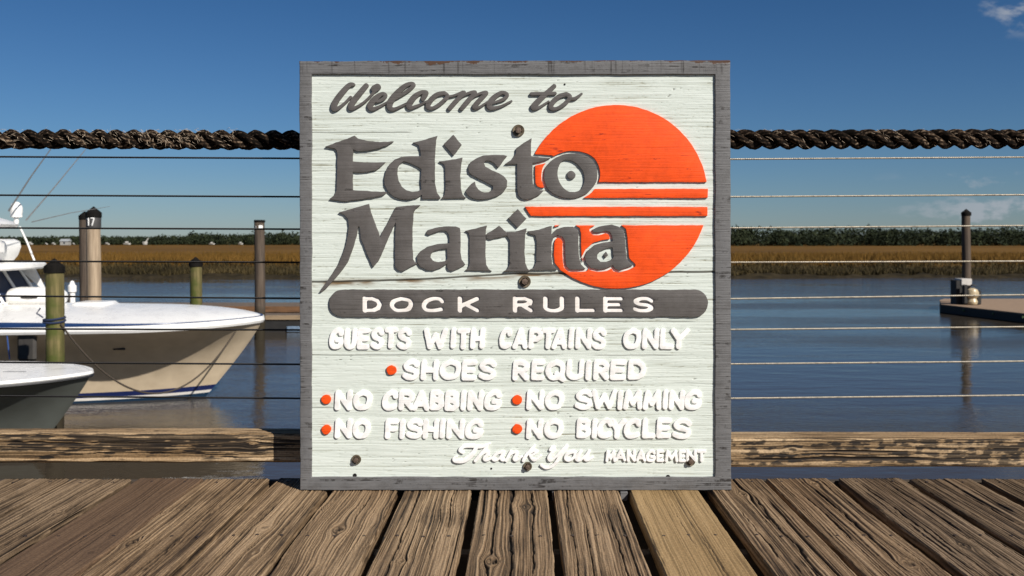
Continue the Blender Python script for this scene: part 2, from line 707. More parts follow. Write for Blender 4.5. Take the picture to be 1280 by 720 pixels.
def treeline():
    rg = np.random.default_rng(33)
    vs, tones = [], []
    x = -420.0
    while x < 430:
        left = x < -30
        Y = (455 if left else 395) + rg.uniform(-8, 40)
        base = 5.2 if left else 6.9
        hgt = base * (0.85 + 0.25 * vn(np.array([x / 17.0]), np.array([3.0]), 5)[0]) * rg.uniform(0.92, 1.12)
        if x < -165:
            hgt *= 0.72
        if rg.random() < 0.05:
            hgt *= 1.15
        rad = rg.uniform(2.2, 3.6)
        n = 130
        d = rg.normal(size=(n, 3))
        d /= np.linalg.norm(d, axis=1)[:, None]
        rr = rg.uniform(0.55, 1.05, n)[:, None]
        c = np.array([x, Y, MARSH + hgt * 0.55])
        pts = c + d * rr * np.array([rad, rad, hgt * 0.5])
        pts[:, 2] = np.maximum(pts[:, 2], MARSH - 0.2)
        low = rg.random(n) < 0.25
        pts[low, 2] = MARSH + rg.uniform(0, hgt * 0.5, low.sum())
        pts[low, 1] = Y - rg.uniform(0, rad, low.sum())
        s = rg.uniform(0.3, 0.7, n)
        tri = pts[:, None, :] + rg.normal(size=(n, 3, 3)) * s[:, None, None] * 0.75
        vs.append(tri.reshape(-1, 3))
        tones.append(np.repeat(np.clip(rg.normal(0.45, 0.2, n) + rg.uniform(-.2, .2), 0, 1), 3))
        x += rg.uniform(0.3, 0.8)
    n = 16000
    hx = rg.uniform(-430, 440, n)
    hY = np.where(hx < -30, 470, 405) + rg.uniform(0, 30, n)
    hz = MARSH + rg.random(n) * np.where(hx < -30, 3.4, 5.0) * (0.8 + 0.35 * vn(hx / 7, hx * 0, 55))
    tri = np.stack([hx, hY, hz], -1)[:, None, :] + rg.normal(size=(n, 3, 3)) * 0.6
    vs.append(tri.reshape(-1, 3))
    tones.append(np.repeat(np.clip(rg.normal(0.4, 0.2, n), 0, 1), 3))
    V = np.vstack(vs)
    me = mesh_np('treeline', V, None, np.arange(len(V)).reshape(-1, 3), dict(tone=np.concatenate(tones)), smooth=False)
    o = link('far_wood', me, m_blade('far wood', [(0.1, (0.012, 0.017, 0.009)), (0.5, (0.021, 0.029, 0.013)), (0.95, (0.040, 0.047, 0.020))]))
    o['kind'] = 'stuff'
    tag(o, 'dark green wood on the far edge of the marsh', 'wood')


treeline()

# ------------------------------------------------------------------ paints
M_white = simple('white gelcoat', (0.80, 0.79, 0.76), 0.28, var=0.05, scale=3, bump=0.04)
M_cream = simple('cream gelcoat', (0.60, 0.50, 0.36), 0.3, var=0.05, scale=3, bump=0.03)
M_navy = simple('navy canvas', (0.008, 0.018, 0.05), 0.5, var=0.2, scale=5, bump=0.1)
M_blue = simple('blue stripe', (0.012, 0.04, 0.13), 0.35, var=0.1, scale=4, bump=0.02)
M_black = simple('black rubber', (0.010, 0.010, 0.011), 0.55, var=0.2, scale=14, bump=0.2)
M_cap = simple('black pile cap', (0.008, 0.007, 0.006), 0.8, var=0.3, scale=20, bump=0.3, spec=0.1)
M_chrome = simple('stainless rail', (0.55, 0.55, 0.55), 0.25, 1.0, var=0.05, scale=10, bump=0.02)
M_grey = simple('grey hull side', (0.30, 0.33, 0.32), 0.35, var=0.08, scale=4, bump=0.05)
M_lines = simple('brown mooring line', (0.055, 0.042, 0.03), 0.9, var=0.3, scale=40, bump=0.4)
M_blueline = simple('blue dock line', (0.02, 0.06, 0.20), 0.9, var=0.2, scale=40, bump=0.4)
M_fender = simple('charcoal fender', (0.04, 0.036, 0.032), 0.6, var=0.15, scale=9, bump=0.1)
M_rod = simple('grey outrigger', (0.16, 0.16, 0.16), 0.5, var=0.1, scale=10, bump=0)
M_glass = simple('dark windscreen', (0.006, 0.012, 0.03), 0.12, var=0.1, scale=3, bump=0)


# ================================================================== piles
def pile_mat(name, col, lo, green=None, wet=None):
    m, nt, b, N, L = mat_new(name)
    tc = N('ShaderNodeTexCoord')
    mp = N('ShaderNodeMapping')
    mp.inputs['Scale'].default_value = (14, 14, 0.9)
    L(tc.outputs['Object'], mp.inputs[0])
    no = N('ShaderNodeTexNoise')
    no.inputs['Scale'].default_value = 1.0
    no.inputs['Detail'].default_value = 7
    no.inputs['Roughness'].default_value = 0.7
    L(mp.outputs[0], no.inputs['Vector'])
    r = ramp(N, [(0.28, lo), (0.5, tuple((a + c) / 2 for a, c in zip(col, lo))), (0.68, col)])
    L(no.outputs['Fac'], r.inputs[0])
    last = r.outputs[0]
    n2 = N('ShaderNodeTexNoise')
    n2.inputs['Scale'].default_value = 2.6
    n2.inputs['Detail'].default_value = 5
    L(tc.outputs['Object'], n2.inputs['Vector'])
    if green:
        rr = ramp(N, [(0.42, (0, 0, 0)), (0.6, (1, 1, 1))])
        L(n2.outputs['Fac'], rr.inputs[0])
        mx = N('ShaderNodeMixRGB')
        L(rr.outputs[0], mx.inputs['Fac'])
        L(last, mx.inputs['Color1'])
        mx.inputs['Color2'].default_value = (*green, 1)
        last = mx.outputs[0]
    if wet:
        sep = N('ShaderNodeSeparateXYZ')
        L(tc.outputs['Object'], sep.inputs[0])
        ad = N('ShaderNodeMath')
        ad.operation = 'MULTIPLY_ADD'
        L(n2.outputs['Fac'], ad.inputs[0])
        ad.inputs[1].default_value = 0.5
        L(sep.outputs['Z'], ad.inputs[2])
        mr = N('ShaderNodeMapRange')
        L(ad.outputs[0], mr.inputs['Value'])
        mr.inputs['From Min'].default_value = wet
        mr.inputs['From Max'].default_value = wet + 0.35
        mx = N('ShaderNodeMixRGB')
        L(mr.outputs[0], mx.inputs['Fac'])
        mx.inputs['Color1'].default_value = (0.030, 0.024, 0.014, 1)
        L(last, mx.inputs['Color2'])
        last = mx.outputs[0]
    L(last, b.inputs['Base Color'])
    b.inputs['Roughness'].default_value = 0.8
    b.inputs['Specular IOR Level'].default_value = 0.2
    bp = N('ShaderNodeBump')
    bp.inputs['Strength'].default_value = 0.6
    bp.inputs['Distance'].default_value = 0.012
    L(no.outputs['Fac'], bp.inputs['Height'])
    L(bp.outputs[0], b.inputs['Normal'])
    return m


M_pgreen = pile_mat('green treated pile', (0.205, 0.165, 0.07), (0.045, 0.042, 0.014), (0.068, 0.078, 0.018), wet=1.25)
M_ppale = pile_mat('pale pile', (0.44, 0.34, 0.235), (0.20, 0.145, 0.095), wet=1.1)
M_pdark = pile_mat('dark pile', (0.125, 0.095, 0.07), (0.04, 0.03, 0.024), wet=1.1)

DIG = {'1': [[(.35, .8), (.6, 1), (.6, 0)]], '7': [[(0, 1), (1, 1), (.4, 0)]]}


def pile(label, u0, u1, vtop, Y, mat, cap='cone', loc_extra=None, cap_h=None):
    d = (u1 - u0) / F * Y
    c = P((u0 + u1) / 2, vtop, Y)
    root = thing('dock_pile', label, 'pile', (c.x, Y, WATER), group='wooden piles standing in the marina')
    top = c.z - WATER
    r = d / 2
    ch = (cap_h or r * 0.95) if cap == 'cone' else 0.08
    n, kk = 40, 28
    zs = np.linspace(-1.2, top - ch * (0.9 if cap == 'cone' else 0.5), n)
    an = np.linspace(0, 2 * np.pi, kk, endpoint=False)
    Z, A = np.meshgrid(zs, an, indexing='ij')
    sd = int(u0)
    rad = r * (0.97 + 0.03 * (1 - Z / top)) * (1 + 0.05 * (fbm(np.cos(A) * 2 + 9, Z * 0.7 + np.sin(A) * 2, sd, 3) - .5))
    V = np.stack([rad * np.cos(A) + 0.015 * np.sin(Z), rad * np.sin(A), Z], -1).reshape(-1, 3)
    q = grid_quads(n, kk, True)
    V = np.vstack([V, [[0, 0, zs[-1]]]])
    j = np.arange(kk)
    t = np.stack([np.full(kk, n * kk), (n - 1) * kk + j, (n - 1) * kk + (j + 1) % kk], -1)
    link('timber', mesh_np('timber', V, q, t), mat, root)
    b = MB()
    if cap == 'cone':
        b.lathe([(r * 1.05, top - ch * 1.75), (r * 1.12, top - ch * 1.7), (r * 1.12, top - ch * 0.95), (r * 1.04, top - ch * 0.88),
                 (r * 0.5, top - ch * 0.42), (r * 0.08, top - ch * 0.03), (0.004, top)], seg=28)
    else:
        b.lathe([(r * 1.02, top - ch), (r * 1.06, top - ch * 0.9), (r * 1.06, top - 0.015), (r * 0.98, top), (0.004, top + 0.004)], seg=28)
    b.build('cap', M_cap, root)
    return root, r, top


pile('thick green pile with black cone cap standing between the two boats', 57, 79, 323, 17.0, M_pgreen)
p17, r17, top17 = pile('pale wooden pile with black cone cap and white number 17', 108.5, 125.5, 258, 25.6, M_ppale)
pile('dark pile half hidden behind the pale numbered pile', 99.5, 112, 264, 27.5, M_pdark)
pile('thin green pile with black cone cap beside the bow of the large boat', 237, 252, 321, 25.0, M_pgreen)
pA, rA, topA = pile('dark brown flat topped pile nearest the left edge of the sign', 318, 331, 275, 33.0, M_pdark, cap='flat')
pR, rR, topR = pile('lone dark pointed pile at the end of the floating dock right of the sign', 1202.5, 1213, 261, 46.0, M_pdark)

# ================================================================== relief lettering from distance fields
STEP = 0.4                       # pixels of the photo


class Field:
    """a signed distance field over a window of the sign, in photo pixels"""

    def __init__(self, x0, y0, x1, y1, step=STEP):
        self.xs = np.arange(x0, x1, step)
        self.ys = np.arange(y0, y1, step)
        self.X, self.Y = np.meshgrid(self.xs, self.ys)
        self.D = np.full(self.X.shape, 1e3)

    def cap_chain(self, pts, rad):
        for i in range(len(pts) - 1):
            (ax, ay), (bx, by) = pts[i][:2], pts[i + 1][:2]
            r0 = pts[i][2] if len(pts[i]) > 2 else rad
            r1 = pts[i + 1][2] if len(pts[i + 1]) > 2 else rad
            m = max(r0, r1) + 8
            i0, i1 = np.searchsorted(self.xs, [min(ax, bx) - m, max(ax, bx) + m])
            j0, j1 = np.searchsorted(self.ys, [min(ay, by) - m, max(ay, by) + m])
            X = self.X[j0:j1, i0:i1]
            Y = self.Y[j0:j1, i0:i1]
            if X.size == 0:
                continue
            dx, dy = bx - ax, by - ay
            t = np.clip(((X - ax) * dx + (Y - ay) * dy) / max(dx * dx + dy * dy, 1e-9), 0, 1)
            d = np.hypot(X - ax - t * dx, Y - ay - t * dy) - (r0 + (r1 - r0) * t)
            self.D[j0:j1, i0:i1] = np.minimum(self.D[j0:j1, i0:i1], d)
        return self

    def poly(self, loops):
        """union with an even-odd filled polygon set"""
        al = [p for l in loops for p in l]
        m = 8
        i0, i1 = np.searchsorted(self.xs, [min(p[0] for p in al) - m, max(p[0] for p in al) + m])
        j0, j1 = np.searchsorted(self.ys, [min(p[1] for p in al) - m, max(p[1] for p in al) + m])
        X = self.X[j0:j1, i0:i1]
        Y = self.Y[j0:j1, i0:i1]
        dist = np.full(X.shape, 1e3)
        ins = np.zeros(X.shape, bool)
        for l in loops:
            for k in range(len(l)):
                (ax, ay), (bx, by) = l[k], l[(k + 1) % len(l)]
                dx, dy = bx - ax, by - ay
                t = np.clip(((X - ax) * dx + (Y - ay) * dy) / max(dx * dx + dy * dy, 1e-9), 0, 1)
                dist = np.minimum(dist, np.hypot(X - ax - t * dx, Y - ay - t * dy))
                c = (ay > Y) != (by > Y)
                with np.errstate(divide='ignore', invalid='ignore'):
                    xi = ax + (Y - ay) * dx / (dy if dy != 0 else 1e-12)
                ins ^= c & (X < xi)
        d = np.where(ins, -dist, dist)
        self.D[j0:j1, i0:i1] = np.minimum(self.D[j0:j1, i0:i1], d)
        return self

    def contours(self, level=0.0):
        D = self.D - level + 1e-7
        s = D < 0
        ny, nx = D.shape
        case = (s[:-1, :-1] * 1 + s[:-1, 1:] * 2 + s[1:, 1:] * 4 + s[1:, :-1] * 8)
        jj, ii = np.nonzero((case > 0) & (case < 15))
        nxt, pos = {}, {}
        # edges: 0 top, 1 right, 2 bottom, 3 left; directed so that inside stays on one side
        T = {1: [(3, 0)], 2: [(0, 1)], 3: [(3, 1)], 4: [(1, 2)], 5: [(3, 2), (1, 0)], 6: [(0, 2)], 7: [(3, 2)],
             8: [(2, 3)], 9: [(2, 0)], 10: [(0, 3), (2, 1)], 11: [(2, 1)], 12: [(1, 3)], 13: [(1, 0)], 14: [(0, 3)]}

        def key(j, i, e):
            return (j, i, 0) if e == 0 else (j + 1, i, 0) if e == 2 else (j, i, 1) if e == 3 else (j, i + 1, 1)

        def point(k):
            j, i, v = k
            a = D[j, i]
            b = D[j + 1, i] if v else D[j, i + 1]
            t = a / (a - b)
            if v:
                return (self.xs[i], self.ys[j] + t * (self.ys[j + 1] - self.ys[j]))
            return (self.xs[i] + t * (self.xs[i + 1] - self.xs[i]), self.ys[j])
        for j, i in zip(jj, ii):
            for a, b in T[int(case[j, i])]:
                nxt[key(j, i, a)] = key(j, i, b)
        out = []
        while nxt:
            k0, k = nxt.popitem()
            loop = [k0]
            while k != k0:
                loop.append(k)
                k = nxt.pop(k, k0)
            pts = [point(q) for q in loop]
            if len(pts) > 5:
                out.append(simplify(pts))
        return [o for o in out if len(o) > 3]


def simplify(pts, tol=0.05):
    """closed Douglas-Peucker"""
    P_ = np.array(pts)
    far = int(np.argmax(np.hypot(*(P_ - P_[0]).T)))

    def rdp(a, b):
        if b - a < 2:
            return [a]
        p, q = P_[a], P_[b % len(P_)]
        d = q - p
        L_ = np.hypot(*d) + 1e-12
        seg = P_[a + 1:b]
        h = np.abs(d[0] * (seg[:, 1] - p[1]) - d[1] * (seg[:, 0] - p[0])) / L_
        k = int(np.argmax(h))
        if h[k] < tol:
            return [a]
        return rdp(a, a + 1 + k) + rdp(a + 1 + k, b)
    idx = rdp(0, far) + rdp(far, len(P_))
    return P_[idx].tolist()


SY = 2.700                       # depth of the sign's raised face
SK = SY / F                      # metres per photo pixel on the sign


def sx(u):
    return (u - U0) * SK


def sz(v):
    return CAMZ + (V0 - v) * SK


SIGN_X = sx(644.5)


def relief(name, fld, front, back, mat, parent, bevel=0.0008, bres=1):
    """shape of a distance field raised between depths front and back (metres behind SY), rounded front edge"""
    bp = bevel / SK                                   # bevel in photo pixels
    pts, edges, outer = [], [], []
    for lev in [0.0] + [-bp * (k + 1) / (bres + 1) for k in range(bres + 1)]:
        for l in fld.contours(lev):
            b0 = len(pts)
            pts += [Vector(p) for p in l]
            n = len(l)
            edges += [(b0 + i, b0 + (i + 1) % n) for i in range(n)]
            if lev == 0.0:
                outer.append(l)
    vo, eo, fo, _, _, _ = delaunay_2d_cdt(pts, edges, [], 0, 1e-4)
    V2 = np.array([tuple(v) for v in vo])
    T = np.array([f for f in fo if len(f) == 3])

    def sample(x, y):
        fx = np.clip((x - fld.xs[0]) / (fld.xs[1] - fld.xs[0]), 0, len(fld.xs) - 1.001)
        fy = np.clip((y - fld.ys[0]) / (fld.ys[1] - fld.ys[0]), 0, len(fld.ys) - 1.001)
        i, j = fx.astype(int), fy.astype(int)
        u, v = fx - i, fy - j
        D = fld.D
        return (D[j, i] * (1 - u) + D[j, i + 1] * u) * (1 - v) + (D[j + 1, i] * (1 - u) + D[j + 1, i + 1] * u) * v
    c = V2[T].mean(1)
    T = T[sample(c[:, 0], c[:, 1]) < 0]
    q = np.clip(-sample(V2[:, 0], V2[:, 1]) / bp, 0, 1)
    dep = front + bevel * (1 - np.sqrt(np.clip(1 - (1 - q) ** 2, 0, 1)))
    W = np.stack([(V2[:, 0] - U0) * SK - SIGN_X, dep, CAMZ + (V0 - V2[:, 1]) * SK], -1)
    # face the viewer (towards -y)
    e1, e2 = W[T[:, 1]] - W[T[:, 0]], W[T[:, 2]] - W[T[:, 0]]
    flip = (e1[:, 2] * e2[:, 0] - e1[:, 0] * e2[:, 2]) > 0
    T[flip] = T[flip][:, ::-1]
    used = np.unique(T)
    re_ = np.full(len(W), -1)
    re_[used] = np.arange(len(used))
    T = re_[T]
    W = W[used]
    # side walls along the open edges of the face
    ed = np.concatenate([T[:, [0, 1]], T[:, [1, 2]], T[:, [2, 0]]])
    key = np.sort(ed, 1)
    _, inv, cnt = np.unique(key, axis=0, return_inverse=True, return_counts=True)
    bd = ed[cnt[inv.ravel()] == 1]
    n = len(W)
    Wb = W.copy()
    Wb[:, 1] = back
    bv = np.unique(bd)
    rb = np.full(n, -1)
    rb[bv] = n + np.arange(len(bv))
    quads = np.stack([bd[:, 1], bd[:, 0], rb[bd[:, 0]], rb[bd[:, 1]]], -1)
    me = mesh_np(name, np.vstack([W, Wb[bv]]), quads, T)
    me.set_sharp_from_angle(angle=R(48))
    return link(name, me, mat, parent)


def Z(ox, oy, s, pts):
    return [(ox + p[0] / s, oy + p[1] / s) + tuple(q / s for q in p[2:]) for p in pts]


def catmull(pts, n=6, closed=False):
    p = [tuple(q) for q in pts]
    if closed:
        ext = [p[-1]] + p + [p[0], p[1]]
    else:
        ext = [p[0]] + p + [p[-1]]
    out = []
    for i in range(1, len(ext) - 2):
        a, b, c, d = (np.array(ext[i + k]) for k in (-1, 0, 1, 2))
        for k in range(n):
            t = k / n
            out.append(tuple(0.5 * ((2 * b) + (c - a) * t + (2 * a - 5 * b + 4 * c - d) * t * t + (3 * b - a - 3 * c + d) * t ** 3)))
    out.append(ext[-2])
    return out


# ---------------------------------------------------------------- sign paint
def sign_paint(name, col, dirt, rough=0.55, bump=0.5, cracks=True, peel=None, grain=1.0, dirtw=0.5):
    m, nt, b, N, L = mat_new(name)
    tc = N('ShaderNodeTexCoord')
    mp = N('ShaderNodeMapping')
    mp.inputs['Scale'].default_value = (5, 5, 190)
    L(tc.outputs['Object'], mp.inputs[0])
    no = N('ShaderNodeTexNoise')
    no.inputs['Scale'].default_value = 1.0
    no.inputs['Detail'].default_value = 6
    no.inputs['Roughness'].default_value = 0.62
    no.inputs['Distortion'].default_value = 0.4
    L(mp.outputs[0], no.inputs['Vector'])
    bl = N('ShaderNodeTexNoise')
    bl.inputs['Scale'].default_value = 22
    bl.inputs['Detail'].default_value = 7
    bl.inputs['Roughness'].default_value = 0.7
    L(tc.outputs['Object'], bl.inputs['Vector'])
    r = ramp(N, [(0.28, tuple(c * (1 - dirtw) + d * dirtw for c, d in zip(col, dirt))), (0.45, col), (0.8, tuple(min(1, c * 1.05) for c in col))])
    L(no.outputs['Fac'], r.inputs[0])
    r2 = ramp(N, [(0.30, (0.60, 0.58, 0.56)), (0.48, (0.95, 0.95, 0.95)), (0.68, (1.14, 1.14, 1.14))] if grain > 1 else [(0.32, (0.74, 0.73, 0.71)), (0.6, (1.06, 1.06, 1.06))])
    L(bl.outputs['Fac'], r2.inputs[0])
    mu = N('ShaderNodeMixRGB')
    mu.blend_type = 'MULTIPLY'
    mu.inputs['Fac'].default_value = 0.8
    L(r.outputs[0], mu.inputs['Color1'])
    L(r2.outputs[0], mu.inputs['Color2'])
    last = mu.outputs[0]
    hsrc = no.outputs['Fac']
    if cracks:
        # shrinkage cracks that follow the horizontal boards
        sep = N('ShaderNodeSeparateXYZ')
        L(tc.outputs['Object'], sep.inputs[0])
        mp2 = N('ShaderNodeMapping')
        mp2.inputs['Scale'].default_value = (1.6, 1.6, 34)
        L(tc.outputs['Object'], mp2.inputs[0])
        cn = N('ShaderNodeTexNoise')
        cn.inputs['Scale'].default_value = 1.0
        cn.inputs['Detail'].default_value = 3
        L(mp2.outputs[0], cn.inputs['Vector'])
        d = N('ShaderNodeMath')
        d.operation = 'SUBTRACT'
        L(cn.outputs['Fac'], d.inputs[0])
        d.inputs[1].default_value = 0.5
        ab = N('ShaderNodeMath')
        ab.operation = 'ABSOLUTE'
        L(d.outputs[0], ab.inputs[0])
        cr = ramp(N, [(0.0, (1, 1, 1)), (0.007 * grain, (0.8, 0.8, 0.8)), (0.015 * grain, (0, 0, 0))])
        L(ab.outputs[0], cr.inputs[0])
        gate = ramp(N, [(0.52, (0, 0, 0)), (0.62, (1, 1, 1))] if grain < 2 else [(0.50, (0, 0, 0)), (0.60, (1, 1, 1))])
        L(bl.outputs['Fac'], gate.inputs[0])
        mm = N('ShaderNodeMath')
        mm.operation = 'MULTIPLY'
        L(cr.outputs[0], mm.inputs[0])
        L(gate.outputs[0], mm.inputs[1])
        mx = N('ShaderNodeMixRGB')
        L(mm.outputs[0], mx.inputs['Fac'])
        L(last, mx.inputs['Color1'])
        mx.inputs['Color2'].default_value = (*dirt, 1)
        last = mx.outputs[0]
    if peel:
        # bare wood where the paint has peeled along the top edge
        sep = N('ShaderNodeSeparateXYZ')
        L(tc.outputs['Object'], sep.inputs[0])
        ad = N('ShaderNodeMath')
        ad.operation = 'MULTIPLY_ADD'
        L(bl.outputs['Fac'], ad.inputs[0])
        ad.inputs[1].default_value = 0.05
        L(sep.outputs['Z'], ad.inputs[2])
        mr = N('ShaderNodeMapRange')
        L(ad.outputs[0], mr.inputs['Value'])
        lowm = N('ShaderNodeMapping')
        lowm.inputs['Scale'].default_value = (3.5, 0, 0)
        lowm.inputs['Location'].default_value = (4.3, 1, 1)
        L(tc.outputs['Object'], lowm.inputs[0])
        lown = N('ShaderNodeTexNoise')
        lown.inputs['Scale'].default_value = 1
        lown.inputs['Detail'].default_value = 2
        L(lowm.outputs[0], lown.inputs['Vector'])
        ad2 = N('ShaderNodeMath')
        ad2.operation = 'MULTIPLY_ADD'
        L(lown.outputs['Fac'], ad2.inputs[0])
        ad2.inputs[1].default_value = 0.03
        L(ad.outputs[0], ad2.inputs[2])
        L(ad2.outputs[0], mr.inputs['Value'])
        peel = peel + 0.0172
        mr.inputs['From Min'].default_value = peel
        mr.inputs['From Max'].default_value = peel + 0.0015
        # checks across the top rail
        vm = N('ShaderNodeMapping')
        vm.inputs['Scale'].default_value = (95, 1, 3)
        L(tc.outputs['Object'], vm.inputs[0])
        vnz = N('ShaderNodeTexNoise')
        vnz.inputs['Scale'].default_value = 1
        vnz.inputs['Detail'].default_value = 3
        L(vm.outputs[0], vnz.inputs['Vector'])
        vr = ramp(N, [(0.30, (0.30, 0.28, 0.27)), (0.42, (1, 1, 1))])
        L(vnz.outputs['Fac'], vr.inputs[0])
        vz = N('ShaderNodeMapRange')
        L(sep.outputs['Z'], vz.inputs['Value'])
        vz.inputs['From Min'].default_value = SIGN_TOP - 0.042
        vz.inputs['From Max'].default_value = SIGN_TOP - 0.030
        vx = N('ShaderNodeMixRGB')
        vx.blend_type = 'MULTIPLY'
        L(vz.outputs[0], vx.inputs['Fac'])
        L(last, vx.inputs['Color1'])
        L(vr.outputs[0], vx.inputs['Color2'])
        last = vx.outputs[0]
        mx = N('ShaderNodeMixRGB')
        L(mr.outputs[0], mx.inputs['Fac'])
        L(last, mx.inputs['Color1'])
        mx.inputs['Color2'].default_value = (0.07, 0.034, 0.018, 1)
        last = mx.outputs[0]
    L(last, b.inputs['Base Color'])
    b.inputs['Roughness'].default_value = rough
    b.inputs['Specular IOR Level'].default_value = 0.3
    bp = N('ShaderNodeBump')
    bp.inputs['Strength'].default_value = bump
    bp.inputs['Distance'].default_value = 0.0022
    L(hsrc, bp.inputs['Height'])
    b2 = N('ShaderNodeBump')
    b2.inputs['Strength'].default_value = bump * 0.6
    b2.inputs['Distance'].default_value = 0.002
    L(bl.outputs['Fac'], b2.inputs['Height'])
    L(bp.outputs[0], b2.inputs['Normal'])
    L(b2.outputs[0], b.inputs['Normal'])
    return m


SIGN_TOP = sz(75.5)
M_sgrey = sign_paint('grey letter paint', (0.105, 0.096, 0.090), (0.02, 0.017, 0.014), 0.5, 0.5)
M_frame = sign_paint('grey frame paint', (0.134, 0.132, 0.132), (0.022, 0.019, 0.017), 0.55, 1.0, grain=2, peel=SIGN_TOP + 0.0195)
M_orange = sign_paint('orange sun paint', (0.82, 0.076, 0.003), (0.30, 0.02, 0.003), 0.65, 0.6, dirtw=0.42)
M_rulew = sign_paint('white letter paint', (0.86, 0.85, 0.83), (0.45, 0.43, 0.36), 0.45, 0.35, cracks=False, dirtw=0.12)


def panel_mat():
    m, nt, b, N, L = mat_new('weathered white panel')

    def at(k):
        a = N('ShaderNodeAttribute')
        a.attribute_name = k
        return a.outputs['Fac']
    r = ramp(N, [(0.0, (0.24, 0.24, 0.18)), (0.16, (0.45, 0.475, 0.41)), (0.32, (0.53, 0.575, 0.52)), (0.75, (0.625, 0.67, 0.615))])
    L(at('grain'), r.inputs[0])
    mx = N('ShaderNodeMixRGB')
    L(at('stain'), mx.inputs['Fac'])
    L(r.outputs[0], mx.inputs['Color1'])
    mx.inputs['Color2'].default_value = (0.16, 0.10, 0.045, 1)
    m2 = N('ShaderNodeMixRGB')
    L(at('crack'), m2.inputs['Fac'])
    L(mx.outputs[0], m2.inputs['Color1'])
    m2.inputs['Color2'].default_value = (0.03, 0.024, 0.015, 1)
    L(m2.outputs[0], b.inputs['Base Color'])
    b.inputs['Roughness'].default_value = 0.7
    b.inputs['Specular IOR Level'].default_value = 0.25
    return m


sign = thing('marina_sign', 'large square carved white welcome sign with orange sun and grey lettering standing on the dock', 'sign',
             (SIGN_X, SY, 0.0))


def build_panel():
    x0, x1 = sx(386.5) - SIGN_X, sx(897.5) - SIGN_X
    z0, z1 = sz(600), sz(90)
    nx_, nz_ = 300, 860
    xs = np.linspace(x0, x1, nx_)
    zs = np.linspace(z0, z1, nz_)
    XX, ZZ = np.meshgrid(xs, zs)
    px = (XX + SIGN_X) / SK + U0
    py = V0 - (ZZ - CAMZ) / SK
    zw = ZZ + 0.010 * (fbm(XX * 2.2, ZZ * 3, 201, 3) - .5)
    g = 0.30 * vn(zw * 300, XX * 3, 202) + 0.36 * vn(zw * 620, XX * 7, 203) + 0.34 * vn(zw * 820, XX * 22, 204)
    g = np.clip((g - .5) * 1.5 + .55, 0, 1)
    pits = sstep(0.72, 0.9, vn(XX * 130, ZZ * 320, 205))
    region = fbm(XX * 4, ZZ * 5, 206, 3)
    g2 = np.clip(g - 0.18 * pits - 0.12 * sstep(.5, .75, region) * sstep(0.45, 0.95, ZZ), 0, 1)
    crack = np.zeros_like(g)
    stain = np.zeros_like(g)
    for (v, amp, wid, op) in ((165, 1.5, 0.7, .5), (187.5, 2, 0.5, .35), (193, 2, .5, .3), (214, 1.5, .5, .3), (250, 2, .6, .25), (291, 2, .6, .3), (402.5, 1.0, .7, .6),
                              (444.5, 1.0, .6, .55), (480, 1.5, .5, .3), (510.5, .8, .7, .6), (552, 1.5, .5, .3), (352, 4.5, 1.1, 1.0)):
        cl = v + amp * (fbm(px / 60, py * 0 + v, 207, 4) - .5) * 2
        if v == 352:
            cl = np.interp(px, [389, 450, 520, 640, 760, 895], [352.5, 352, 350, 343, 341.5, 340]) + 1.2 * (fbm(px / 25, py * 0, 208, 3) - .5)
        gate = sstep(0.32, 0.5, vn(px / 45, py * 0 + v, 209)) if v != 352 else 1.0
        crack = np.maximum(crack, np.exp(-((py - cl) / wid) ** 2) * op * gate)
        if v == 352:
            stain = np.maximum(stain, np.exp(-((py - cl - 1.5) / 3.5) ** 2) * 0.85 * sstep(0.35, 0.7, fbm(px / 30, py / 6, 210, 3)) * (1 - sstep(690, 720, px)) * 1.2)
    dot = sstep(0.93, 0.97, vn(px / 2.2, py / 2.0, 211)) * sstep(.6, .8, vn(px / 40, py / 30, 212)) * 0.7
    crack = np.clip(np.maximum(crack, dot), 0, 1)
    dep = 0.0074 + (0.5 - g) * 0.0010 + crack * 0.003 + pits * 0.0004 + (region - .5) * .001
    V = np.stack([XX, dep, ZZ], -1)
    q = grid_quads(nz_, nx_)
    me = mesh_np('panel', V, q, None, dict(grain=g2, stain=np.clip(stain, 0, 1), crack=crack))
    link('panel', me, panel_mat(), sign)


build_panel()
bk = MB().box(sx(376) - SIGN_X, sx(912.5) - SIGN_X, 0.013, 0.046, sz(612.3), sz(77.5), ch=0.003)
bk.build('backing_board', M_frame, sign)

# frame: one routed border with a slightly ragged inner edge
ff = Field(366, 68, 922, 621, 0.8)
wob = (fbm(ff.X / 26, ff.Y / 26, 221, 4) - .5) * 3.0
lean = (ff.Y - 344) / 540.0 * 1.2
outer = np.maximum(np.maximum(374.6 + lean * 1.0 - ff.X, ff.X - 913.6 - lean), np.maximum(75.8 - (ff.X - 644) / 540. - ff.Y, ff.Y - 612.8))
inner = np.maximum(np.maximum(389.5 - ff.X, ff.X - 894), np.maximum(93 - ff.Y, ff.Y - 596.5))
ff.D = np.maximum(outer + (fbm(ff.X / 12, ff.Y / 12, 222, 3) - .5) * 1.2, -(inner + wob * 0.55))
relief('frame', ff, 0.0, 0.014, M_frame, sign, 0.002, 2)

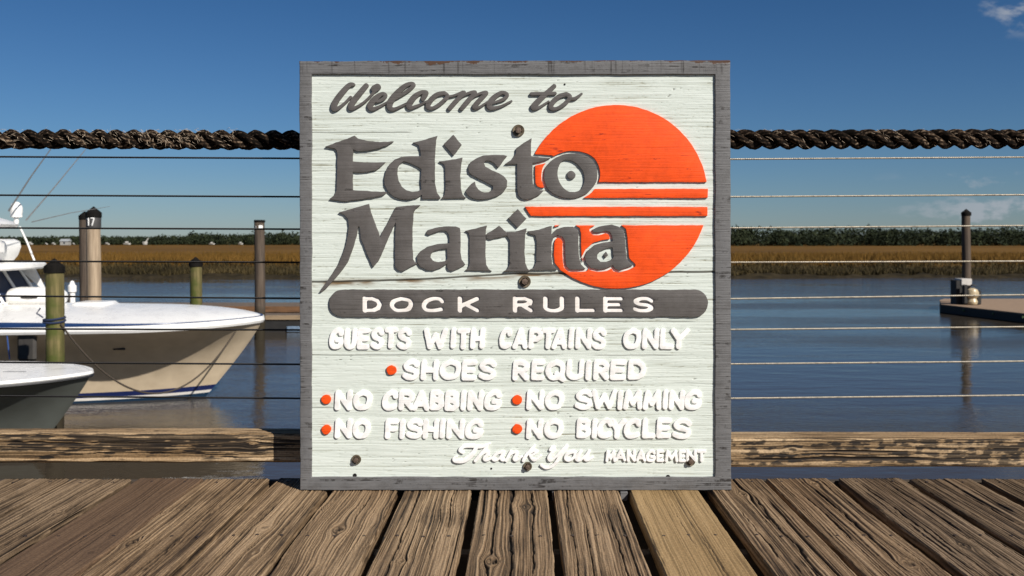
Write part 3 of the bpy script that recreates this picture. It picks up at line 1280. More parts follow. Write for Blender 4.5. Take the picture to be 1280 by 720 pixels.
# ---- big calligraphic words
S = 7.2
GLY = []
o = (400, 160, S)
GLY.append([Z(*o, [(45, 168), (130, 135), (220, 105), (312, 68), (340, 95), (430, 115), (540, 125), (662, 120), (600, 160), (520, 185), (430, 205), (340, 210), (297, 195), (293, 300),
                   (400, 308), (500, 310), (588, 308), (545, 350), (500, 380), (430, 395), (340, 402), (293, 395), (293, 558), (400, 565), (500, 572), (605, 575), (570, 605), (480, 625), (380, 640),
                   (240, 660), (140, 650), (82, 640), (125, 605), (148, 560), (152, 400), (155, 250), (150, 205), (135, 185), (100, 178)])])
GLY.append([Z(*o, [(832, 130), (940, 105), (1058, 68), (1045, 110), (1037, 180), (1033, 300), (1035, 500), (1050, 580), (1085, 630), (1080, 637), (915, 637), (918, 600), (870, 632), (790, 650),
                   (720, 640), (650, 610), (605, 565), (580, 510), (577, 450), (590, 385), (620, 330), (670, 285), (730, 260), (800, 252), (905, 252), (900, 200), (885, 155)]),
            Z(*o, [(755, 300), (720, 320), (697, 360), (693, 410), (705, 470), (735, 525), (780, 560), (830, 573), (880, 568), (912, 550), (905, 480), (910, 370), (880, 350), (840, 330), (790, 310)])])
o = (540, 160, S)
GLY.append([Z(*o, [(192, 60), (268, 150), (192, 250), (104, 145)])])
GLY.append([Z(*o, [(62, 300), (150, 290), (275, 265), (262, 320), (255, 420), (260, 540), (275, 600), (305, 630), (80, 635), (110, 605), (120, 540), (118, 420), (115, 350), (100, 325)])])
GLY.append([Z(*o, [(678, 250), (595, 358), (565, 320), (520, 298), (485, 292), (468, 315), (480, 345), (530, 375), (600, 405), (650, 435), (678, 475), (675, 530), (645, 575), (590, 610), (520, 635),
                   (430, 645), (360, 630), (320, 605), (302, 575), (320, 540), (350, 505), (385, 482), (395, 520), (420, 555), (465, 580), (510, 578), (545, 550), (548, 520), (490, 490), (420, 455),
                   (360, 425), (330, 395), (325, 355), (345, 310), (400, 270), (460, 248), (550, 240), (640, 242)])])
GLY.append([Z(*o, [(898, 88), (890, 170), (892, 252), (980, 262), (1072, 268), (1030, 290), (980, 305), (905, 318), (905, 400), (908, 500), (930, 540), (975, 560), (1005, 562), (970, 600), (910, 630),
                   (850, 645), (805, 635), (775, 605), (765, 550), (765, 420), (765, 325), (655, 325), (720, 280), (750, 230), (755, 185), (820, 135)])])
o = (640, 160, S)
GLY.append([Z(*o, catmull([(530, 228), (620, 235), (700, 268), (752, 330), (770, 410), (755, 490), (705, 560), (640, 605), (560, 630), (460, 625), (380, 595), (320, 545), (292, 480), (287, 420),
                           (300, 360), (340, 305), (400, 265), (460, 240)], 4, True)),
            Z(*o, catmull([(470, 290), (520, 290), (580, 320), (630, 375), (652, 440), (645, 500), (620, 550), (570, 575), (510, 570), (460, 535), (425, 480), (410, 410), (420, 350), (440, 310)], 4, True))])
N_ED = len(GLY)
o = (390, 250, S)
GLY.append([Z(*o, [(240, 112), (330, 85), (420, 60), (510, 36), (530, 110), (570, 220), (612, 330), (660, 240), (710, 150), (752, 65), (860, 50), (975, 45), (935, 75), (912, 115), (905, 250),
                   (903, 400), (908, 530), (925, 560), (950, 568), (900, 595), (855, 620), (820, 640), (780, 635), (748, 605), (745, 500), (748, 350), (752, 205), (700, 310), (650, 430), (595, 555),
                   (550, 605), (530, 570), (490, 470), (440, 350), (425, 240), (415, 240), (400, 320), (370, 430), (320, 560), (250, 660), (200, 715), (130, 790), (85, 830), (66, 826), (90, 790), (150, 710),
                   (230, 590), (290, 450), (320, 320), (330, 230), (322, 170), (290, 135)])])
o = (510, 260, S)
GLY.append([Z(*o, [(160, 230), (175, 200), (240, 180), (330, 165), (430, 165), (465, 180), (473, 220), (473, 400), (480, 460), (515, 510), (470, 535), (400, 568), (365, 560), (350, 535), (352, 500),
                   (300, 535), (230, 562), (170, 560), (110, 530), (78, 480), (80, 435), (110, 390), (170, 350), (260, 325), (370, 315), (372, 270), (362, 225), (340, 205), (290, 205), (230, 225), (190, 245)]),
            Z(*o, [(350, 365), (290, 370), (235, 385), (205, 415), (200, 445), (225, 475), (275, 488), (330, 478), (352, 455)])])
GLY.append([Z(*o, [(512, 205), (600, 185), (715, 155), (700, 200), (698, 300), (698, 420), (705, 510), (725, 550), (755, 568), (515, 560), (540, 540), (552, 500), (553, 380), (553, 260), (540, 220)])])
GLY.append([Z(*o, [(698, 240), (760, 200), (820, 158), (870, 205), (915, 235), (905, 250), (860, 255), (800, 270), (740, 282), (705, 272)])])
GLY.append([Z(*o, [(890, 215), (960, 215), (1070, 182), (1055, 250), (1050, 380), (1055, 490), (1075, 545), (1100, 568), (860, 572), (890, 550), (912, 510), (915, 400), (915, 290), (890, 250)])])
GLY.append([Z(*o, [(988, 8), (1065, 95), (985, 180), (900, 92)])])
o = (640, 260, S)
GLY.append([Z(*o, [(142, 210), (240, 195), (360, 158), (355, 235), (400, 190), (470, 168), (550, 168), (590, 195), (600, 240), (598, 330), (605, 440), (625, 510), (662, 548), (600, 555), (520, 555),
                   (490, 530), (480, 480), (478, 380), (475, 300), (455, 260), (410, 245), (375, 265), (358, 310), (355, 420), (362, 500), (405, 555), (150, 560), (195, 540), (215, 490), (220, 400),
                   (222, 300), (205, 245), (160, 235)])])
GLY.append([Z(*o, [(720, 198), (760, 175), (820, 158), (900, 150), (960, 165), (1005, 200), (1018, 270), (1025, 380), (1035, 460), (1060, 492), (1088, 515), (1030, 540), (960, 562), (925, 550), (908, 515),
                   (850, 545), (780, 555), (710, 540), (665, 495), (652, 440), (680, 385), (740, 335), (820, 310), (905, 300), (900, 250), (880, 215), (840, 205), (780, 222), (735, 222)]),
            Z(*o, [(905, 352), (850, 362), (800, 385), (768, 420), (768, 455), (800, 485), (850, 485), (895, 465), (912, 440)])])
GLY.append([Z(*o, [(848, 393), (866, 425), (841, 452), (820, 425)])])
WORDS = [[[0], [1], [2, 3], [4], [5], [6]], [[7], [8], [9, 10], [11, 12], [13], [14, 15]]]
for w_, word in enumerate(WORDS):
    row = bpy.data.objects.new('lettering', None)
    COL.objects.link(row)
    row.parent = sign
    for i, ids in enumerate(word):
        al = [p for k_ in ids for l in GLY[k_] for p in l]
        f_ = Field(min(p[0] for p in al) - 5, min(p[1] for p in al) - 5, max(p[0] for p in al) + 5, max(p[1] for p in al) + 5)
        for k_ in ids:
            f_.poly(GLY[k_])
        if ids == [6]:
            f_.cap_chain([(714, 218.5), (714.2, 218.8)], 5.2)
        f_.D = f_.D + (fbm(f_.X / 5, f_.Y / 5, 231, 3) - .5) * 0.9
        relief('letter', f_, 0.0005 + 0.0003 * (i % 3), 0.012, M_sgrey, row)

# ---- setting sun, cut back round the letters
fs = Field(640, 125, 892, 366)
circ = np.hypot(fs.X - 770, fs.Y - 246) - 115
cut = Field(640, 125, 892, 366)
for g in GLY[:N_ED]:
    cut.poly([g[0]])
for g in GLY[N_ED:]:
    cut.poly(g if len(g) == 1 else [g[0]])
X_, Y_ = fs.X, fs.Y
up = np.maximum(circ, np.minimum(Y_ - 227.5, np.maximum(Y_ - 234.5, X_ - 684)))
bar1 = np.maximum.reduce([236 - Y_, Y_ - 247.3, X_ - 885, 700 - X_, circ - 2])
bar2 = np.maximum.reduce([258.5 - Y_, Y_ - 270, X_ - 884.5, (656 - X_ + (Y_ - 258) * 0.62) * 0.85])
low = np.maximum.reduce([281.5 - Y_, circ, np.where(Y_ < 334, 689 - X_, -9)])
sunD = np.minimum.reduce([up, bar1, bar2, low])
fs.D = np.maximum(sunD, -(cut.D - 3.1)) + (fbm(X_ / 6, Y_ / 6, 232, 3) - .5) * 0.8
relief('sun_emblem', fs, 0.0012, 0.012, M_orange, sign)

# ---- brush script
W1 = (400, 90, 7.2)
W2 = (520, 90, 5.818)
SCRIPT = [
    (W1, [(300, 112, 16), (262, 118, 22), (200, 182, 26), (140, 262, 27), (122, 322, 27), (155, 328, 18), (215, 285, 12), (275, 225, 13)]),
    (W1, [(414, 122, 23), (350, 198, 26), (290, 275, 27), (275, 322, 24), (320, 318, 14), (400, 268, 12), (470, 198, 13), (500, 150, 22)]),
    (W1, [(490, 150, 33), (515, 135, 32)]),
    (W1, [(515, 268, 12), (572, 238, 17), (588, 205, 16), (555, 197, 18), (492, 242, 26), (450, 300, 27), (468, 332, 20), (530, 312, 13), (615, 265, 10)]),
    (W1, [(635, 262, 12), (720, 215, 14), (800, 160, 17), (842, 118, 17), (820, 102, 16), (760, 128, 22), (682, 202, 28), (632, 270, 28), (628, 320, 24), (672, 332, 15), (785, 280, 11)]),
    (W1, [(925, 242, 20), (945, 205, 24), (955, 182, 18), (912, 182, 18), (850, 222, 25), (802, 288, 27), (812, 322, 19), (880, 302, 13), (965, 262, 10)]),
    (W2, [(205, 152, 15), (150, 165, 17), (100, 212, 19), (86, 252, 17), (120, 262, 13), (170, 235, 14), (220, 190, 15), (228, 168, 13), (205, 152, 15)]),
    (W2, [(222, 178, 9), (270, 172, 9), (340, 146, 12)]),
    (W2, [(350, 148, 14), (292, 210, 17), (245, 263, 17)]),
    (W2, [(292, 208, 7), (365, 160, 10), (430, 147, 14), (382, 205, 18), (333, 263, 17)]),
    (W2, [(385, 203, 7), (455, 160, 10), (512, 150, 14), (462, 205, 18), (425, 252, 18), (455, 258, 10), (525, 213, 7)]),
    (W2, [(562, 225, 9), (640, 195, 13), (662, 162, 14), (620, 150, 14), (560, 192, 20), (532, 240, 21), (552, 262, 15), (620, 248, 10), (695, 210, 7)]),
    (W2, [(1005, 102, 16), (932, 170, 19), (872, 230, 22), (852, 258, 19), (892, 258, 11), (965, 213, 7)]),
    (W2, [(840, 158, 13), (920, 157, 13), (1012, 154, 12)]),
    (W2, [(1095, 160, 16), (1040, 178, 17), (988, 228, 19), (985, 262, 17), (1025, 265, 13), (1085, 228, 15), (1120, 182, 16), (1095, 160, 16)]),
    (W2, [(1122, 194, 11), (1160, 190, 12), (1205, 158, 8)]),
]
for part in (SCRIPT[:12], SCRIPT[12:]):
    fw = Field(405, 95, 735, 145)
    for (oo, pts) in part:
        fw.cap_chain(catmull(Z(*oo, pts), 6), 3)
    relief('lettering', fw, 0.0005, 0.012, M_sgrey, sign)

# ---- block capitals drawn as strokes
G = {
    'A': (0, [[(0, 0), (.5, 1), (1, 0)], [(.2, .28), (.8, .28)]]),
    'B': (0, [[(0, 0), (0, 1), (.6, 1), (.92, .84), (.88, .68), (.6, .53), (0, .53)], [(.6, .53), (1, .36), (1, .16), (.65, 0), (0, 0)]]),
    'C': (1, [[(1, .78), (.85, .98), (.5, 1), (.12, .75), (0, .35), (.15, .05), (.55, 0), (.95, .1)]]),
    'D': (0, [[(0, 0), (0, 1), (.5, 1), (.85, .82), (1, .52), (.9, .2), (.6, .02), (0, 0)]]),
    'E': (0, [[(1, 1), (0, 1), (0, 0), (1, 0)], [(0, .5), (.85, .5)]]),
    'F': (0, [[(1, 1), (0, 1), (0, 0)], [(0, .5), (.85, .5)]]),
    'G': (1, [[(1, .8), (.85, .98), (.5, 1), (.12, .75), (0, .35), (.15, .05), (.6, 0), (.95, .12), (1, .4), (.6, .42)]]),
    'H': (0, [[(0, 0), (0, 1)], [(1, 0), (1, 1)], [(0, .48), (1, .48)]]),
    'I': (0, [[(.5, 0), (.5, 1)]]),
    'K': (0, [[(0, 0), (0, 1)], [(1, 1), (.1, .4)], [(.3, .55), (1, 0)]]),
    'L': (0, [[(0, 1), (0, 0), (1, 0)]]),
    'M': (0, [[(0, 0), (.12, 1), (.5, .25), (.88, 1), (1, 0)]]),
    'N': (0, [[(0, 0), (0, 1), (1, 0), (1, 1)]]),
    'O': (1, [[(.5, 1), (.1, .78), (0, .4), (.2, .05), (.5, 0), (.85, .1), (1, .5), (.9, .85), (.5, 1)]]),
    'P': (0, [[(0, 0), (0, 1), (.65, 1), (1, .8), (.95, .6), (.6, .45), (0, .45)]]),
    'Q': (1, [[(.5, 1), (.1, .78), (0, .4), (.2, .05), (.5, 0), (.85, .1), (1, .5), (.9, .85), (.5, 1)], [(.6, .25), (.8, .05), (1.05, -.12)]]),
    'R': (0, [[(0, 0), (0, 1), (.65, 1), (1, .8), (.95, .6), (.6, .47), (0, .47)], [(.45, .45), (1, 0)]]),
    'S': (1, [[(1, .82), (.75, 1), (.35, 1), (.05, .78), (.25, .56), (.78, .44), (1, .22), (.75, 0), (.3, 0), (0, .12)]]),
    'T': (0, [[(0, 1), (1, 1)], [(.5, 1), (.5, 0)]]),
    'U': (1, [[(0, 1), (0, .6), (.02, .2), (.3, 0), (.7, 0), (.98, .2), (1, .6), (1, 1)]]),
    'W': (0, [[(0, 1), (.22, 0), (.5, .75), (.78, 0), (1, 1)]]),
    'Y': (0, [[(0, 1), (.45, .45), (1, 1)], [(.45, .45), (.45, 0)]]),
}


def caps(field, text, spans, y0, y1, r, slant=0.06, seed=0, rv=None):
    rg = random.Random(seed)
    for ch, (a, b) in zip(text, spans):
        curved, strokes = G[ch]
        ja, jb = rg.uniform(-.5, .5), rg.uniform(-.6, .6)
        for st in strokes:
            pts = []
            for (x, y) in st:
                px = a + r + x * (b - a - 2 * r)
                py = y1 + jb - r - y * (y1 - y0 - 2 * r)
                px += slant * ((y0 + y1) / 2 - py)
                pts.append((px + ja * .4, py))
            if curved:
                pts = catmull(pts, 5)
            if rv is None:
                field.cap_chain(pts, r)
            else:
                # lighter horizontals
                for p, q in zip(pts[:-1], pts[1:]):
                    k = abs(q[1] - p[1]) / (abs(q[0] - p[0]) + abs(q[1] - p[1]) + 1e-6)
                    field.cap_chain([p, q], rv + (r - rv) * k)


ROWS = [
    ('GUESTSWITHCAPTAINSONLY', 410, 436.5,
     [(411, 429), (430, 446), (446, 462), (463, 480), (480, 497), (496, 514), (529, 559), (562, 571), (571, 587.5), (588, 606), (624, 640), (641, 660), (661, 679), (677, 694), (690, 709.5),
      (709.5, 718), (719.5, 740), (740, 758), (779, 802), (803, 824), (825, 843), (838, 862)], 3.1),
    ('SHOESREQUIRED', 450, 475.5,
     [(503, 524), (526, 548), (549, 576), (577, 596), (598, 620), (641, 662), (664, 681), (682, 707), (708, 730), (731, 740), (742, 762), (763, 783), (785, 808)], 3.2),
    ('NOCRABBING', 488, 513.5,
     [(418.5, 440), (441, 465), (477.5, 497.5), (498, 518), (515, 537), (537, 555), (556, 574), (575, 583.5), (584.5, 604.5), (605, 627)], 3.3),
    ('NOSWIMMING', 487.5, 512.5,
     [(658, 680), (681, 705), (718.6, 741), (739, 771), (771.5, 779.5), (779.5, 803.5), (804, 827.5), (828, 836), (836.5, 856), (855.5, 877.5)], 3.1),
    ('NOFISHING', 524, 549,
     [(418.5, 440), (440.5, 463), (481, 498), (498.5, 507), (507.5, 528.5), (528.5, 548.5), (549, 557), (558, 580.5), (581, 604)], 3.2),
    ('NOBICYCLES', 523.5, 548.8,
     [(658, 679), (680, 704.5), (720.6, 739), (739.5, 747), (746.5, 766), (762, 783), (780, 801.5), (803, 820.5), (821, 839.5), (841, 865)], 3.2),
]
def letter_row(txt, spans, y0, y1, r, k, slant, bev, front, rag=0.7):
    row = bpy.data.objects.new('lettering', None)
    COL.objects.link(row)
    row.parent = sign
    for i, (ch, sp_) in enumerate(zip(txt, spans)):
        f_ = Field(sp_[0] - 8, y0 - 8, sp_[1] + 8, y1 + 10)
        caps(f_, ch, [sp_], y0, y1, r, slant, seed=k * 50 + i)
        f_.D = f_.D + (fbm(f_.X / 4, f_.Y / 4, 240 + k, 3) - .5) * rag
        relief('letter', f_, front + 0.0003 * (i % 3), 0.012, M_rulew, row, bev, 2)


for k, (txt, y0, y1, spans, r) in enumerate(ROWS):
    letter_row(txt, spans, y0, y1, r + 0.05, k, 0.06, 0.0009, 0.0020)
letter_row('MANAGEMENT', [(757, 770.5), (769, 783), (783.5, 795), (795, 808), (807.5, 820), (820.5, 830.5), (831, 848), (848.5, 857.5), (858, 871.5), (871, 883)], 562.5, 577.5, 1.85, 9, 0.0, 0.001, 0.001, 0.3)
TY = (555, 550, 6.4)
THANKS = ([(150, 102, 12), (128, 82, 15), (160, 52, 15), (230, 50, 15), (300, 56, 13), (370, 30, 6)],
            [(258, 65, 15), (220, 120, 20), (160, 165, 20), (92, 170, 15), (76, 150, 10), (105, 132, 6)],
            [(352, 42, 10), (300, 110, 14), (250, 168, 14)],
            [(280, 132, 8), (338, 95, 12), (350, 115, 14), (322, 148, 14), (340, 163, 12), (392, 140, 8)],
            [(470, 95, 12), (420, 112, 13), (392, 150, 13), (412, 165, 11), (450, 140, 10), (478, 98, 13), (458, 150, 13), (480, 164, 10), (522, 138, 8)],
            [(535, 95, 13), (498, 166, 13)], [(510, 132, 8), (570, 95, 12), (580, 115, 13), (560, 150, 13), (578, 165, 10), (622, 135, 8)],
            [(722, 50, 11), (660, 120, 14), (635, 166, 14)], [(650, 132, 8), (715, 88, 12), (742, 98, 12), (702, 126, 9), (690, 130, 10), (722, 162, 13), (775, 128, 9)],
            [(850, 80, 12), (868, 60, 13), (882, 80, 14), (842, 138, 16), (852, 164, 12), (900, 130, 11), (980, 52, 15), (930, 132, 15), (880, 200, 13), (820, 226, 11), (775, 205, 9)],
            [(1040, 95, 13), (990, 112, 14), (972, 150, 13), (1000, 165, 11), (1040, 140, 12), (1048, 108, 12), (1040, 95, 13)],
            [(1095, 95, 13), (1060, 150, 14), (1085, 164, 11), (1130, 130, 10), (1162, 92, 13), (1130, 150, 14), (1150, 164, 10), (1192, 140, 8)])
for ids in (((0, 1), (2, 3), (4,), (5, 6), (7, 8)), ((9,), (10,), (11,))):
    row = bpy.data.objects.new('lettering', None)
    COL.objects.link(row)
    row.parent = sign
    for i, grp in enumerate(ids):
        f_ = Field(560, 550, 745, 592)
        for j in grp:
            f_.cap_chain(catmull(Z(*TY, THANKS[j]), 6), 2)
        relief('letter', f_, 0.001 + 0.0003 * (i % 3), 0.012, M_rulew, row, 0.0011, 2)

# ---- grey banner with the words cut into it
fb = Field(405, 356, 892, 402)
fl = Field(405, 356, 892, 402)
for ch, sp_ in zip('DOCKRULES', [(453, 478), (487, 517), (527, 556), (572, 600), (641, 667), (679, 706), (719, 745), (754, 780), (791, 818)]):
    caps(fl, ch, [sp_], 369.5, 390.5, 3.2, 0.0, 5, rv=2.5)
pill = np.hypot(np.maximum(np.abs(fb.X - 648) - 220, 0), np.maximum(np.abs(fb.Y - 379) - 0.01, 0)) - 17
pill = pill + (fbm(fb.X / 9, fb.Y / 9, 250, 3) - .5) * 1.6
fb.D = np.maximum(pill, -fl.D)
banner = relief('banner', fb, 0.0006, 0.012, M_sgrey, sign)
DR = [(453, 478), (487, 517), (527, 556), (572, 600), (641, 667), (679, 706), (719, 745), (754, 780), (791, 818)]
M_dock = sign_paint('cream cut letter paint', (0.88, 0.83, 0.78), (0.30, 0.18, 0.10), 0.45, 0.3, cracks=False, dirtw=0.2)
for ch, sp_ in zip('DOCKRULES', DR):
    f_ = Field(sp_[0] - 6, 362, sp_[1] + 6, 398)
    caps(f_, ch, [sp_], 369.5, 390.5, 3.2, 0.0, 5, rv=2.5)
    f_.D = f_.D - 0.4
    lt = relief('letter', f_, 0.0040, 0.013, M_dock, banner, 0.0008, 1)
    lt['label'] = 'cream block capital cut into the grey banner'

# ---- orange bullets, bolts, screw holes
for (u, v, r) in ((488.9, 463, 6.3), (407.5, 499.3, 6.1), (407.5, 537.5, 6.1), (646.5, 500, 6.3), (646.5, 536.5, 6.3)):
    f_ = Field(u - 10, v - 10, u + 10, v + 10)
    f_.D = np.hypot(f_.X - u, (f_.Y - v) * 1.05) - r + (fbm(f_.X / 5, f_.Y / 5, int(u + v), 2) - .5) * 1.5
    relief('bullet', f_, 0.001, 0.012, M_orange, sign, 0.0015, 2)
M_bolt = simple('rusty bolt', (0.16, 0.115, 0.085), 0.55, 0.6, var=0.35, scale=160, bump=0.4, bdist=0.001)
M_wash = simple('rusty washer', (0.15, 0.12, 0.08), 0.6, 0.5, var=0.4, scale=120, bump=0.4, bdist=0.001)
M_hole = simple('black hole', (0.006, 0.005, 0.004), 0.9, var=0.1, scale=10, bump=0)
for (u, v, r) in ((648, 163, 7.6), (656, 352, 7.6), (445, 575, 6.0), (659.5, 583.5, 5.6), (863.5, 577, 6.0)):
    x, z = sx(u) - SIGN_X, sz(v)
    s = r * SK
    # counterbored washer, then hexagon head turned a little
    b = MB().lathe([(s * 0.45, 0.010), (s * 0.62, 0.0028), (s * 0.95, 0.0015), (s, 0.004), (s, 0.011)], x, z, 28, 'y')
    w = b.build('washer', M_wash, sign)
    b = MB()
    rings = []
    for (rr, d) in ((0.56, 0.006), (0.56, -0.005), (0.5, -0.0075), (0.2, -0.008)):
        rings.append([(x + s * rr * math.cos(a + u), d, z + s * rr * math.sin(a + u)) for a in [math.pi / 3 * k for k in range(6)]])
    b.loft(rings).build('bolt', M_bolt, sign, ang=20)
for (u, v, r) in ((443, 595, 2.6), (835.5, 597, 2.8), (614, 586.5, 1.3), (706, 105, 1.2)):
    x, z = sx(u) - SIGN_X, sz(v)
    s = r * SK
    MB().lathe([(s * 0.6, 0.0066), (s, 0.0062), (s, 0.012)], x, z, 10, 'y').build('screw_hole', M_hole, sign)

# ================================================================== deck
M_deck = wood_mat('weathered deck timber', (0.010, 0.006, 0.004), (0.185, 0.125, 0.072), (0.41, 0.295, 0.183), (0.66, 0.60, 0.55))
M_deckred = wood_mat('newer red brown timber', (0.055, 0.034, 0.020), (0.135, 0.086, 0.052), (0.205, 0.135, 0.082), (0.62, 0.55, 0.5))
M_deckyel = wood_mat('yellow brown timber', (0.06, 0.04, 0.018), (0.30, 0.205, 0.10), (0.44, 0.31, 0.165), (0.75, 0.7, 0.6))
M_deckgrey = wood_mat('grey brown timber', (0.010, 0.007, 0.005), (0.15, 0.105, 0.064), (0.345, 0.253, 0.164), (0.6, 0.55, 0.52))
M_nail = simple('rusty nail', (0.05, 0.035, 0.028), 0.6, 0.6, var=0.3, scale=200, bump=0.2)
GAPS = [(-120, .012), (-30, .012), (61, .016), (145, .017), (235, .008), (326, .018), (410, .016), (500, .017), (592, .020), (688, .026), (781, .027), (880, .030), (970, .023), (1062, .025),
        (1156, .021), (1248, .021), (1340, .020), (1430, .02)]


def dk(u, v):
    """deck point under a pixel"""
    Y = CAMZ * F / (v - V0)
    return ((u - U0) / F * Y, Y)


KN = {
    235: [(*dk(165, 677), .016, .8), (*dk(205, 640), .008, .5)],
    326: [(*dk(330, 658), .018, .35), (*dk(318, 690), .012, .3)],
    410: [(*dk(423, 661), .021, 1.0)],
    592: [(*dk(655, 632), .016, .25), (*dk(612, 700), .02, .2)],
    500: [(*dk(500, 700), .010, .3)],
    880: [(*dk(925, 617), .016, .6)],
    970: [(*dk(1020, 604), .014, .3), (*dk(1140, 704), .020, .35)],
    1062: [(*dk(1205, 680), .018, .3)],
    145: [(*dk(112, 690), .014, .4), (*dk(140, 668), .012, .0)],
    61: [(*dk(75, 640), .012, .5)],
}
CK = {
    235: [(0.028, 2.0, 2.55, .0012), (-.02, 1.9, 2.3, .0012)],
    326: [(-.035, 1.7, 2.4, .0010)],
    410: [(0.02, 2.35, 2.7, .0012)],
    500: [(-.05, 1.9, 2.75, .0016), (0.03, 2.1, 2.6, .001), (.055, 2.3, 2.8, .001)],
    592: [(-.045, 1.9, 2.8, .0022), (.0, 1.9, 2.8, .0024), (.05, 2.0, 2.75, .0018)],
    688: [(.045, 1.9, 2.55, .0014), (-.06, 2.2, 2.8, .0012)],
    781: [(.0, 2.15, 2.6, .0009), (.03, 1.95, 2.35, .0012)],
    880: [(.012, 2.0, 2.7, .0022), (-.05, 2.1, 2.6, .0014)],
    970: [(.02, 2.0, 2.75, .0018), (-.03, 2.2, 2.7, .0016)],
    1062: [(-.05, 2.1, 2.8, .0016), (.03, 2.3, 2.8, .0012)],
}
PL = {
    -120: 'weathered plank outside the left edge of the photo, second out',
    -30: 'leftmost corner plank, mostly out of the photo at the left edge',
    61: 'weathered plank at the left edge, second in from the corner',
    145: 'smooth red brown newer plank left of the sign',
    235: 'cracked weathered plank right of the smooth red brown plank',
    326: 'weathered plank with pale round knot under the left corner of the sign',
    410: 'pale brown plank with dark oval knot hole below the sign',
    500: 'split weathered plank between the knot hole plank and the deeply ridged plank',
    592: 'deeply ridged plank with wavy dark splits below the middle of the sign',
    688: 'weathered plank just left of the smooth yellow plank below the sign',
    781: 'smooth yellow brown plank with fine straight grain below the sign',
    880: 'weathered plank with black splits under the right corner of the sign',
    970: 'weathered plank first fully clear of the sign on the right',
    1062: 'dark brown plank second fully clear of the sign on the right',
    1156: 'grey brown striped plank second from the right edge of the deck',
    1248: 'rightmost corner plank at the right edge of the photo',
    1340: 'weathered plank outside the right edge of the photo',
}
ts = np.concatenate([np.arange(0.25, 1.85, 0.022), np.arange(1.85, 2.84, 0.0032)])
nailme = None
for i in range(len(GAPS) - 1):
    (ua, ga), (ub, gb) = GAPS[i], GAPS[i + 1]
    xa = (ua - U0) * 2.7 / F + ga / 2
    xb = (ub - U0) * 2.7 / F - gb / 2
    W = xb - xa
    xc = (xa + xb) / 2
    rg = random.Random(i * 13 + 5)
    off = rg.uniform(-.006, .008)
    kn = [(kx - xc, ky - off, r, k) for kx, ky, r, k in KN.get(ua, [])]
    mat, amp, fr, wv_, gm = M_deck, 0.0044, 1.12, 1.0, 1.0
    if ua == 145:
        mat, amp, fr, wv_, gm = M_deckred, 0.0010, 0.85, 1.9, 0.8
    elif ua == 781:
        mat, amp, fr, wv_, gm = M_deckyel, 0.0012, 1.3, 0.6, 0.7
    elif ua == 592:
        amp, fr = 0.0048, 0.95
    elif ua in (1062, 1156, 1248, 1340, 61, -30):
        mat = M_deckgrey
    elif ua in (410,):
        fr, wv_ = 1.25, 2.0
    H = 0.038
    plank = thing('deck_plank', PL[ua], 'plank', (xc, off, -H), group='weathered deck planks')
    me = timber('board', W, H, ts, 300 + i * 17, mat, 'y', 0.0035, 110, 7, 3, kn, CK.get(ua, [(rg.uniform(-.05, .05), 2.0, 2.7, .0012)]), amp, fr, wv_, grainmix=gm)
    link('board', me, mat, plank)
    plank.rotation_euler = (0, R(rg.uniform(-.5, .5)), R(rg.uniform(-.12, .12)))
    for (yn, n_) in ((2.29, 3), (2.80, 2)):
        for k in range(n_):
            fx = (k - (n_ - 1) / 2) * W * (0.34 if n_ == 3 else 0.55) + rg.uniform(-.006, .006)
            if nailme is None:
                o_ = MB().lathe([(0.0046, -0.004), (0.0046, 0.0004), (0.0038, 0.0012), (0.0005, 0.001)], seg=10).build('nail', M_nail, plank)
                nailme = o_.data
            else:
                o_ = link('nail', nailme, None, plank)
            o_.location = (fx, yn + rg.uniform(-.006, .006), H - 0.0012)

# joists under the boards
jm = simple('dark joist timber', (0.05, 0.036, 0.024), 0.9, var=0.3, scale=6, bump=0.3, stretch=(0.6, 6, 6))
for k, (y, lab) in enumerate(((2.77, 'dark rim joist under the outer ends of the deck planks'), (2.29, 'dark joist under the nail row across the planks'),
                              (1.68, 'dark joist under the near part of the planks'), (1.07, 'dark joist nearest the camera under the planks'))):
    t_ = thing('deck_joist', lab, 'joist', (0, y, -0.24), group='joists under the deck')
    MB().box(-2.6, 2.6, -0.022, 0.022, 0, 0.20, 0.003).build('timber', jm, t_)

tag(MB().box(-2.6, 2.6, 2.850, 2.874, -0.26, -0.012, 0.002).build('rim_board', jm), 'dark board added beyond the plank ends to make the gaps look black', 'board')  # added board: hides the bright water so the plank gaps look black

# ================================================================== kerb beams on the deck edge
def beam_stain_left(u, t, g, p):
    n = 0.45 * fbm(t * 14, u * 60, 411, 4) + 0.55 * fbm(t * 22, g * 260, 412, 3)
    # black rot along the upper half of the face
    up = sstep(-.112, -.085, u) * (1 - sstep(-.046, -.036, u))
    mid = np.exp(-((t + 1.15) / 0.30) ** 2) + 0.6 * np.exp(-((t + 0.85) / 0.10) ** 2) + .3
    return np.clip(sstep(0.50, 0.58, n + 0.12 * mid * up - 0.06 * (1 - up)) * (1.25 - 0.6 * p), 0, .98)


def beam_stain_right(u, t, g, p):
    n = 0.55 * fbm(t * 45, u * 80, 431, 4) + 0.45 * fbm(t * 16, g * 230, 432, 3)
    w = 0.10 * sstep(0.95, 1.30, t) + 0.005 + 0.08 * np.exp(-((t - 0.80) / 0.05) ** 2)
    w = w - 0.25 * sstep(-.05, -.04, u)
    return np.clip(sstep(0.53, 0.60, n + w) * (1.25 - 0.6 * p), 0, .98)


M_beam = wood_mat('weathered beam timber', (0.022, 0.013, 0.007), (0.26, 0.178, 0.098), (0.56, 0.425, 0.275), (0.7, 0.62, 0.52))
BY = 2.82
BH = 0.089


